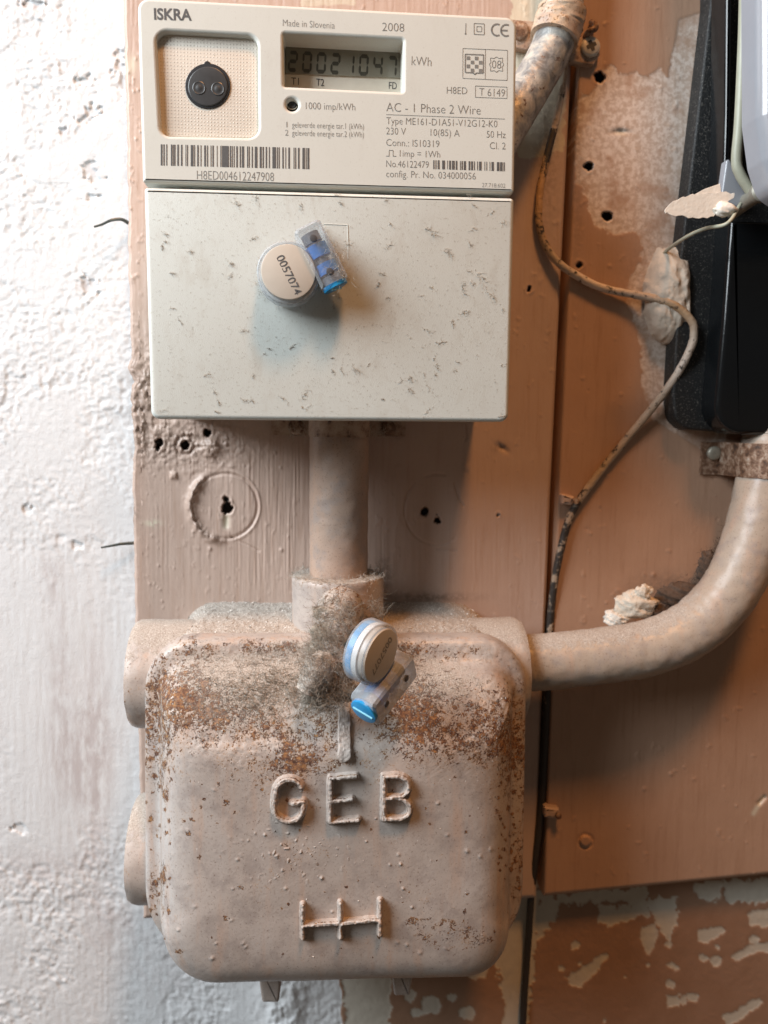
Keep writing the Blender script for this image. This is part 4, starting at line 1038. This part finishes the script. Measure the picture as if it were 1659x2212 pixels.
# ================================================================== CABLE
cpts = [(1216, 186, .0122), (1208, 230, .0122), (1192, 296, .0122), (1172, 380, .0124), (1164, 440, .0124), (1166, 490, .0124), (1184, 540, .0128), (1222, 580, .0142), (1296, 620, .0144), (1378, 638, .0165), (1448, 655, .0225), (1490, 688, .0245), (1499, 722, .0245), (1486, 765, .0240), (1440, 842, .0190), (1350, 952, .0145), (1282, 1038, .0143), (1234, 1110, .0143), (1211, 1190, .0138), (1197, 1262, .0130), (1189, 1340, .0115), (1185, 1420, .0110), (1180, 1530, .0110), (1175, 1640, .0105), (1169, 1740, .0105), (1158, 1840, .0100), (1148, 1930, .0070), (1140, 2050, .0026), (1131, 2180, .0022), (1124, 2330, .0020), (1112, 2700, .0020)]
P = smooth_path([W(*q) for q in cpts], 420); n = len(P); seg = 14
cxp, cyp = PX(P)
wt = gauss(cxp, cyp, 1290, 612, 85, 45)+.8*gauss(cxp, cyp, 1470, 780, 40, 70)+.6*gauss(cxp, cyp, 1200, 250, 20, 60)+.8*gauss(cxp, cyp, 1178, 1650, 20, 50)+.5*gauss(cxp, cyp, 1165, 1790, 20, 60)
og = gauss(cxp, cyp, 1168, 420, 30, 105)+.8*gauss(cxp, cyp, 1480, 665, 60, 40)+.6*gauss(cxp, cyp, 1150, 1900, 20, 60)+.6*gauss(cxp, cyp, 1138, 2060, 20, 60)
dk = .9*gauss(cxp, cyp, 1190, 310, 14, 34)+.35*sst(1000, 1150, cyp)+.4*sst(1450, 1600, cyp)
ra = np.interp(np.arange(n), [0, n*.04, n*.25, n], [.0013, .0015, .0017, .0017])
sp = lambda q: np.clip(np.repeat(q, seg), 0, 1)
tag(obj('cable', tube(P, ra, seg, disp=lambda i, q: .00042*(fbm(i*.35, q*2+3, 311, 3)-.5), attrs={'white': sp(wt), 'orange': sp(og), 'dark': sp(dk)}), MAT_CABLE), 'old paint-flecked brown cable snaking down beside the fuse box', 'cable')
tag(obj('wire_tail', tube(smooth_path([W(1224, 128, .016), W(1222, 160, .0135), W(1217, 195, .0128)], 14), .0009, 8), MAT_STRAP2), 'thin end of wire hanging from the conduit clamp to the cable', 'wire')
for pts, pin, lab in (([(1213, 1066), (1240, 1072), (1243, 1080), (1236, 1092), (1213, 1090)], (1243, 1082), 'painted cable clip beside the cable below the black box level'), ([(1176, 1743), (1208, 1746), (1210, 1757), (1200, 1770), (1176, 1766)], (1206, 1762), 'painted cable clip low beside the lid of the fuse box')):
    k = thing('cable_clip', lab, 'cable clip', W(*pts[0], .012), 'clips holding the brown cable')
    obj('saddle', slab(rpoly(pts, 4), .0155, .0108, .0160, .0014), MAT_CLIP, k)
    obj('nail', lathe(W(*pin, .0162), (.2, -1, .1), [(-.003, .0010), (.0002, .0010), (.0005, .0016), (.0009, .0014), (.0010, .00001)], 18), MAT_STRAP, k)

# wire ends sticking out of the plaster
tag(obj('wire_stub', tube(smooth_path([W(278, 482, .003), W(262, 474, .005), W(240, 476, .007), W(220, 485, .008), W(203, 490, .009)], 24), np.linspace(.0008, .0004, 25), 10), MAT_WIRE), 'curved dark wire end poking out beside the white meter over the plaster', 'wire')
tag(obj('wire_stub', tube(smooth_path([W(290, 1173, .003), W(262, 1175, .005), W(240, 1179, .006), W(218, 1183, .007)], 18), np.linspace(.0008, .0004, 19), 10), MAT_WIRE), 'straight thin wire end poking out of the plaster above the fuse box', 'wire')

# ================================================================== SEALS
def box_verts(c, a, b, n_, ha, hb, hn, ch=.0008):
    P = [(-ha+ch, -hb), (ha-ch, -hb), (ha, -hb+ch), (ha, hb-ch), (ha-ch, hb), (-ha+ch, hb), (-ha, hb-ch), (-ha, -hb+ch)]
    rings = []
    for s, k in ((-hn, ch), (-hn+ch, 0), (hn-ch, 0), (hn, ch)):
        rings.append(np.array([c+a*(x-math.copysign(k, x))+b*(y-math.copysign(k, y))+n_*s for x, y in P]))
    V, Fc = loft(rings); return mesh(V, Fc, False)
def seal(label, c_disc, c_blk, a, n_, up_sign, number, num_from, num_dir, num_up, numL, numH, dusty, rot_len):
    a = a/np.linalg.norm(a); n_ = n_-a*(n_@a); n_ = n_/np.linalg.norm(n_); b = np.cross(n_, a)
    if b@(c_disc-c_blk) < 0: b = -b
    s = thing('plastic_seal', label, 'seal', c_blk, 'clear and blue plastic meter seals')
    R = .0106; hn = .0036
    cm = MAT_CLEARDUST if dusty else MAT_CLEAR
    obj('seal_case', lathe(c_disc, n_, [(-hn, R*.98), (-hn+.0004, R), (hn-.0010, R), (hn-.0003, R*.98), (hn, R*.95), (hn+.0001, R*.88), (hn-.0005, R*.88)], 64), cm, s)
    obj('seal_disc', lathe(c_disc, n_, [(hn-.0024, R*.865), (hn+.0002, R*.865), (hn+.0006, R*.85), (hn+.0007, R*.82), (hn+.0007, .00001)], 64), MAT_DISC, s)
    obj('white_ring', lathe(c_disc, n_, [(hn-.0044, R*.93), (hn-.0025, R*.93), (hn-.0025, R*.5)], 64), MAT_WHITE, s)
    obj('blue_ring', lathe(c_disc, n_, [(-hn+.0004, R*.93), (hn-.0046, R*.93), (hn-.0046, R*.4)], 64), MAT_BLUE2 if dusty else MAT_CLEARDUST, s)
    o = c_disc+n_*(hn+.00076)+num_from
    tm = text_mesh(number, (0, 0), (1, 1), 1, .07, .012, (o, num_dir, num_up, numL, numH))
    obj('serial_number', tm, MAT_INK3 if dusty else MAT_INK, s)
    k_ = 1.12 if dusty else 1.0
    obj('clamp_case', box_verts(c_blk, a, b, n_, .0108*k_, .0048*k_, .0046*k_), MAT_CLEARCASE if dusty else cm, s)
    core = c_blk-n_*.0004
    # rotor inside the case, its slotted blue end at -a
    ro = obj('rotor', lathe(core-a*.0100, a, [(0, .0034), (.0030, .0034), (.0032, .0028), (.0150, .0028), (.0152, .0032), (.0185, .0032)], 36), MAT_ROTOR, s)
    for t0, t1 in ((.0038, .0075), (.0098, .0142)):
        obj('rotor_drum', lathe(core-a*.0100, a, [(t0, .0030), (t0+.0001, .0039), (t1, .0039), (t1+.0001, .0030)], 36), MAT_BLUE, ro)
    ec = obj('rotor_end', lathe(c_blk-a*.0109*k_, -a, [(-.0010, .0044*k_), (.0004, .0044*k_), (.0006, .0041*k_), (.0006, .00001)], 40), MAT_BLUE2, s)
    sl = np.cross(a, b); q = b*.25+sl*1; q /= np.linalg.norm(q)
    q = (b*math.cos(1.05)+n_*math.sin(1.05)) if not dusty else (b*math.cos(1.75)+n_*math.sin(1.75))
    ce = c_blk-a*(.0109*k_+.00065)
    obj('slot', tube(np.array([ce-q*.0039, ce, ce+q*.0039]), .00042, 8), MAT_BLUEL, ec)
    for t in (-.0062, .0058):
        obj('wire_hole', lathe(c_blk+a*t+n_*(.0046*k_+.00005), n_, [(-.0006, .00115), (.00012, .00115), (.00018, .0009), (.00018, .00001)], 24), MAT_HOLE, s)
        for k in (-.0006, 0, .0006):
            pass
    return s, b, a, n_
# seal on the lower cover of the meter
d0 = .0775
cd1 = W(623, 593, d0); cb1 = W(693, 556, d0+.001)
a1 = W(663, 497, d0)-W(722, 616, d0)
n1 = np.array([.02, -1.0, .05])
o_ = .0036
pa = W(596, 562, .082); pb = W(637, 645, .082)
X1 = (pb-pa); Ln1 = np.linalg.norm(X1); X1 = X1/Ln1; U1 = np.array([-X1[2], 0, X1[0]])
seal('clear seal with upright cream disc on the white meter cover', cd1, cb1, a1, n1, 1, '0057074', (pa-W(623, 593, .082))*np.array([1, 0, 1]), X1, U1, Ln1, .0029, False, 0)
# seal hanging from the lug of the fuse box
n2 = np.array([.76, -.62, -.16]); a2 = np.array([.56, .64, .52]); n2 /= np.linalg.norm(n2)
cb2 = W(831, 1480, .098)
b2 = np.cross(n2, a2/np.linalg.norm(a2)); b2 /= np.linalg.norm(b2)
cd2 = cb2+b2*.0158-n2*.0022
aa = a2-n2*(n2@a2); aa /= np.linalg.norm(aa)
X2 = -(aa*.92+b2*.38); X2 /= np.linalg.norm(X2); U2 = np.cross(X2, n2)
U2 = U2 if U2@b2 < 0 else -U2
seal('dusty tilted seal with bright blue slotted end on the fuse box lug', cd2, cb2, aa, n2, 1, '0057077', -X2*.0068-U2*.0012, X2, U2, .0135, .0027, True, 0)
tag(obj('seal_wire', tube(smooth_path([W(760, 1470, .085), W(752, 1440, .086), W(740, 1432, .083), W(742, 1400, .080), W(752, 1385, .084)], 30), .0006, 8), MAT_WIRE), 'short dark seal wire threaded through the lug of the fuse box', 'wire')

# ================================================================== LINT, GRIT AND CRUMBS
def fuzz(n_, pos, L, curl, r, dirf=None, seg=6):
    it = []
    for _ in range(n_):
        p, nr = pos()
        d_ = RNG.normal(0, 1, 3) if dirf is None else dirf(nr)
        it.append((p, d_, RNG.uniform(*L), curl, RNG.uniform(r*.6, r*1.2), seg))
    return it
def shell(c, rad):
    def f():
        v = RNG.normal(0, 1, 3); v /= np.linalg.norm(v)
        return np.array(c)+v*np.array(rad)*RNG.uniform(.7, 1.02), v
    return f
it = []
for c, rad, k in (((722, 1322, .071), (.0080, .0046, .0050), 380), ((724, 1362, .076), (.0090, .0052, .0060), 620), ((708, 1400, .080), (.0078, .0046, .0054), 560), ((682, 1452, .0895), (.0056, .0036, .0072), 480),
                  ((716, 1470, .0860), (.0070, .0036, .0066), 480), ((748, 1492, .0865), (.0050, .0028, .0038), 260), ((700, 1510, .0868), (.0085, .0030, .0046), 520), ((800, 1322, .060), (.0060, .0040, .0030), 160)):
    it += fuzz(k, shell(W(*c), rad), (.002, .009), .42, .00008, lambda nr: (lambda q: q-nr*(q@nr)*.8)(RNG.normal(0, 1, 3)), 8)
cores = [lump(W(722, 1325, .068), (.0072, .0044, .0046), .4, 2.4, 401, 4), lump(W(720, 1368, .074), (.0074, .0046, .0056), .45, 2.6, 402, 4), lump(W(706, 1402, .077), (.0062, .0038, .0042), .5, 2.8, 403, 4), lump(W(720, 1480, .0840), (.0042, .0022, .0040), .5, 3, 404, 4), lump(W(748, 1494, .0858), (.0042, .0022, .0030), .5, 3, 405, 4), lump(W(698, 1508, .0856), (.0056, .0016, .0026), .5, 3, 406, 4)]
tag(obj('lint_clump', join(strands(it), *cores), MAT_LINT3, kind='stuff'), 'fluffy grey lint matted around the rusty lug on top of the fuse box', 'lint')
# lint film spread over the top of the lid
def lidpos(cx, cy, rx, ry):
    def f():
        while True:
            x, y = cx+RNG.normal(0, rx), cy+RNG.normal(0, ry)
            if 340 < x < 1110 and 1385 < y < 1600: break
        p = on_lid(x, y); return p+np.array([0, -.0003, .0001]), None
    return f
fl = lambda nr: np.array([RNG.normal(0, 1), -abs(RNG.normal(0, .25)), RNG.normal(0, .7)])
it = fuzz(1300, lidpos(600, 1480, 70, 32), (.0015, .006), .5, .00008, fl)+fuzz(320, lidpos(700, 1430, 110, 30), (.0015, .005), .5, .00008, fl)+fuzz(200, lidpos(930, 1480, 80, 36), (.001, .004), .5, .00007, fl)+fuzz(180, lidpos(460, 1540, 80, 40), (.001, .004), .5, .00007, fl)
tag(obj('lint_film', strands(it), MAT_LINT3, kind='stuff'), 'brownish grey lint spread over the sloping top of the fuse box lid', 'lint')
# lint round the collar's rim
ccx = W(730, 1290, .0335)[0]
def rim():
    a = RNG.uniform(0, 2*math.pi); r = RNG.uniform(.0125, .0195)
    return np.array([ccx+r*math.cos(a), -.0335+r*math.sin(a), cz+RNG.uniform(-.0005, .0012)]), np.array([math.cos(a), math.sin(a), .3])
it = fuzz(520, rim, (.002, .0065), .6, .00009)
def rim2():
    a = RNG.uniform(-.9, .9); r = RNG.uniform(.019, .0205)
    return np.array([ccx+r*math.cos(a), -.0335-r*math.sin(a), cz+RNG.uniform(-.013, .001)]), None
it += fuzz(45, rim2, (.003, .008), .5, .00008)
tag(obj('lint_ring', strands(it), MAT_LINT, kind='stuff'), 'ring of grey lint lying on the collar round the straight pipe', 'lint')
# grit on the flat top of the box
it = []; V = []; Fc = []
def crumb(p, s):
    b = len(V); q = RNG.normal(0, 1, (4, 3)); q /= np.linalg.norm(q, axis=1)[:, None]
    for k in q: V.append(np.array(p)+k*s)
    Fc.extend([[b, b+1, b+2], [b, b+2, b+3], [b, b+3, b+1], [b+1, b+3, b+2]])
bvb = BVHTree.FromPolygons([tuple(v) for v in Bd.reshape(-1, 3).tolist()], loft(list(Bd))[1])
for _ in range(5200):
    x = RNG.uniform(-.066, .076); dd = RNG.uniform(.010, .053)
    h_ = bvb.ray_cast(Vector((x, -dd, .0)), Vector((0, 0, -1)))
    if h_[0]: crumb(np.array(h_[0])+np.array([0, 0, .0001]), RNG.choice([.00022, .00032, .0005, .0008], p=[.5, .32, .15, .03]))
for (px_, py_, rx_, ry_, k) in ((560, 1560, 170, 70, 900), (980, 1560, 110, 70, 420), (700, 1830, 240, 140, 200)):
    for _ in range(k):
        x, y = px_+RNG.normal(0, rx_), py_+RNG.normal(0, ry_)
        if 350 < x < 1100 and 1390 < y < 2080: crumb(on_lid(x, y), RNG.choice([.0002, .0003, .0005], p=[.6, .3, .1]))
tag(obj('grit', mesh(V, Fc, False), MAT_GRIT, kind='stuff'), 'pale plaster grit scattered over the top of the fuse box', 'grit')
# flecks of lint on the meter's lower cover
it = []
def fleck(x, y, k, L, ang):
    base_ = W(x, y, .0713)
    for _ in range(k):
        p = base_+np.array([math.cos(ang), 0, math.sin(ang)])*RNG.normal(0, L*.32)+np.array([RNG.normal(0, L*.1), -abs(RNG.normal(0, .00006)), RNG.normal(0, L*.1)])
        a = ang+RNG.normal(0, .9); it.append((p, np.array([math.cos(a), -abs(RNG.normal(0, .08)), math.sin(a)]), RNG.uniform(.2, .55)*L, .6, .00006, 4))
for _ in range(700):
    while True:
        x, y = RNG.uniform(325, 1095), RNG.uniform(418, 900)
        pr = .25+.55*gauss(x, y, 690, 780, 230, 90)+.45*gauss(x, y, 960, 640, 150, 120)+.3*gauss(x, y, 560, 440, 160, 40)
        if RNG.uniform() < pr and math.hypot(x-660, y-580) > 75: break
    big = RNG.uniform() < .10
    fleck(x, y, RNG.integers(8, 18) if big else RNG.integers(1, 3), RNG.uniform(.0014, .0030) if big else RNG.uniform(.0005, .0012), RNG.normal(-.6, .8))
for x, y, k, L, ang in ((930, 500, 26, .005, -.5), (965, 545, 22, .004, -.6), (1000, 620, 20, .005, -1.2), (1005, 675, 22, .004, .3), (1060, 640, 16, .004, -.8), (1040, 600, 18, .005, -1.0), (950, 740, 16, .003, 0), (660, 850, 18, .004, 1.0), (655, 880, 12, .003, .2), (500, 570, 18, .003, -.6), (512, 440, 16, .003, -1), (370, 590, 16, .0022, 0), (525, 715, 14, .003, 0), (530, 865, 14, .003, -.3), (1060, 460, 10, .003, .6), (770, 800, 14, .003, -.5)):
    fleck(x, y, k, L, ang)
# around the seal
for _ in range(240):
    a = RNG.uniform(0, 2*math.pi); r = RNG.uniform(60, 72)
    if RNG.uniform() < .5: x, y = 622+r*math.cos(a), 596+r*math.sin(a)
    else: t = RNG.uniform(0, 1); x, y = 695+56*t+RNG.normal(0, 4), 487+115*t+RNG.normal(0, 4)
    p = W(x, y, .0718); it.append((p, np.array([RNG.normal(), -abs(RNG.normal(0, .6)), RNG.normal()]), RNG.uniform(.001, .003), .6, .00006, 5))
for _ in range(60):
    p = W(735+RNG.normal(0, 14), 565+RNG.normal(0, 26), .0828); it.append((p, np.array([RNG.normal(), -.1, RNG.normal()]), RNG.uniform(.001, .004), .6, .00006, 6))
tag(obj('lint_flecks', strands(it), MAT_LINT2, kind='stuff'), 'brownish lint flecks stuck over the lower cover of the white meter', 'lint')
# lint under the meter's edge and on the saddle
it = []
for _ in range(150):
    x = RNG.uniform(620, 840); p = W(x, 914+RNG.uniform(0, 26), RNG.uniform(.02, .046)); it.append((p, np.array([RNG.normal(0, .5), -.2, -1]), RNG.uniform(.002, .006), .5, .00007, 5))
tag(obj('lint_fringe', strands(it), MAT_LINT2, kind='stuff'), 'dark lint hanging under the bottom edge of the white meter', 'lint')
# debris in the bend of the pale pipe
it = []
for _ in range(900):
    t = RNG.uniform(0, 1); x = np.interp(t, [0, .5, 1], [1395, 1490, 1575])+RNG.normal(0, 10); y = np.interp(t, [0, .5, 1], [1335, 1285, 1160])+RNG.normal(0, 12)
    it.append((W(x, y, RNG.uniform(.014, .030)), RNG.normal(0, 1, 3), RNG.uniform(.0015, .004), .6, .0001, 5))
cores = [lump(W(1470, 1285, .020), (.0105, .004, .0050), .5, 2.4, 421, 4), lump(W(1415, 1325, .022), (.0060, .004, .0036), .5, 2.4, 422, 4), lump(W(1530, 1225, .018), (.0052, .003, .0075), .5, 2.4, 423, 4)]
tag(obj('debris_heap', join(strands(it), *cores), m_plain('dark_debris', (.10, .068, .05), .9, var=.5, scale=700, bump=.0005, bscale=1500), kind='stuff'), 'dark dusty debris lying in the bend of the pale pipe', 'debris')
tag(obj('plaster_crumb', join(lump(W(1372, 1306, .024), (.0086, .0050, .0056), .5, 1.8, 431, 4), lump(W(1388, 1284, .027), (.0042, .0018, .0040), .6, 2.0, 433, 4)), MAT_PLASTER), 'broken cream plaster crumb lying on the pale pipe', 'plaster')
tag(obj('plaster_crumb', lump(W(1330, 1335, .024), (.0052, .0040, .0034), .55, 2.2, 435, 4), m_plain('white_crumb', (.66, .62, .56), .9, var=.2, scale=500)), 'smaller white plaster crumb beside the broken cream one on the pale pipe', 'plaster')
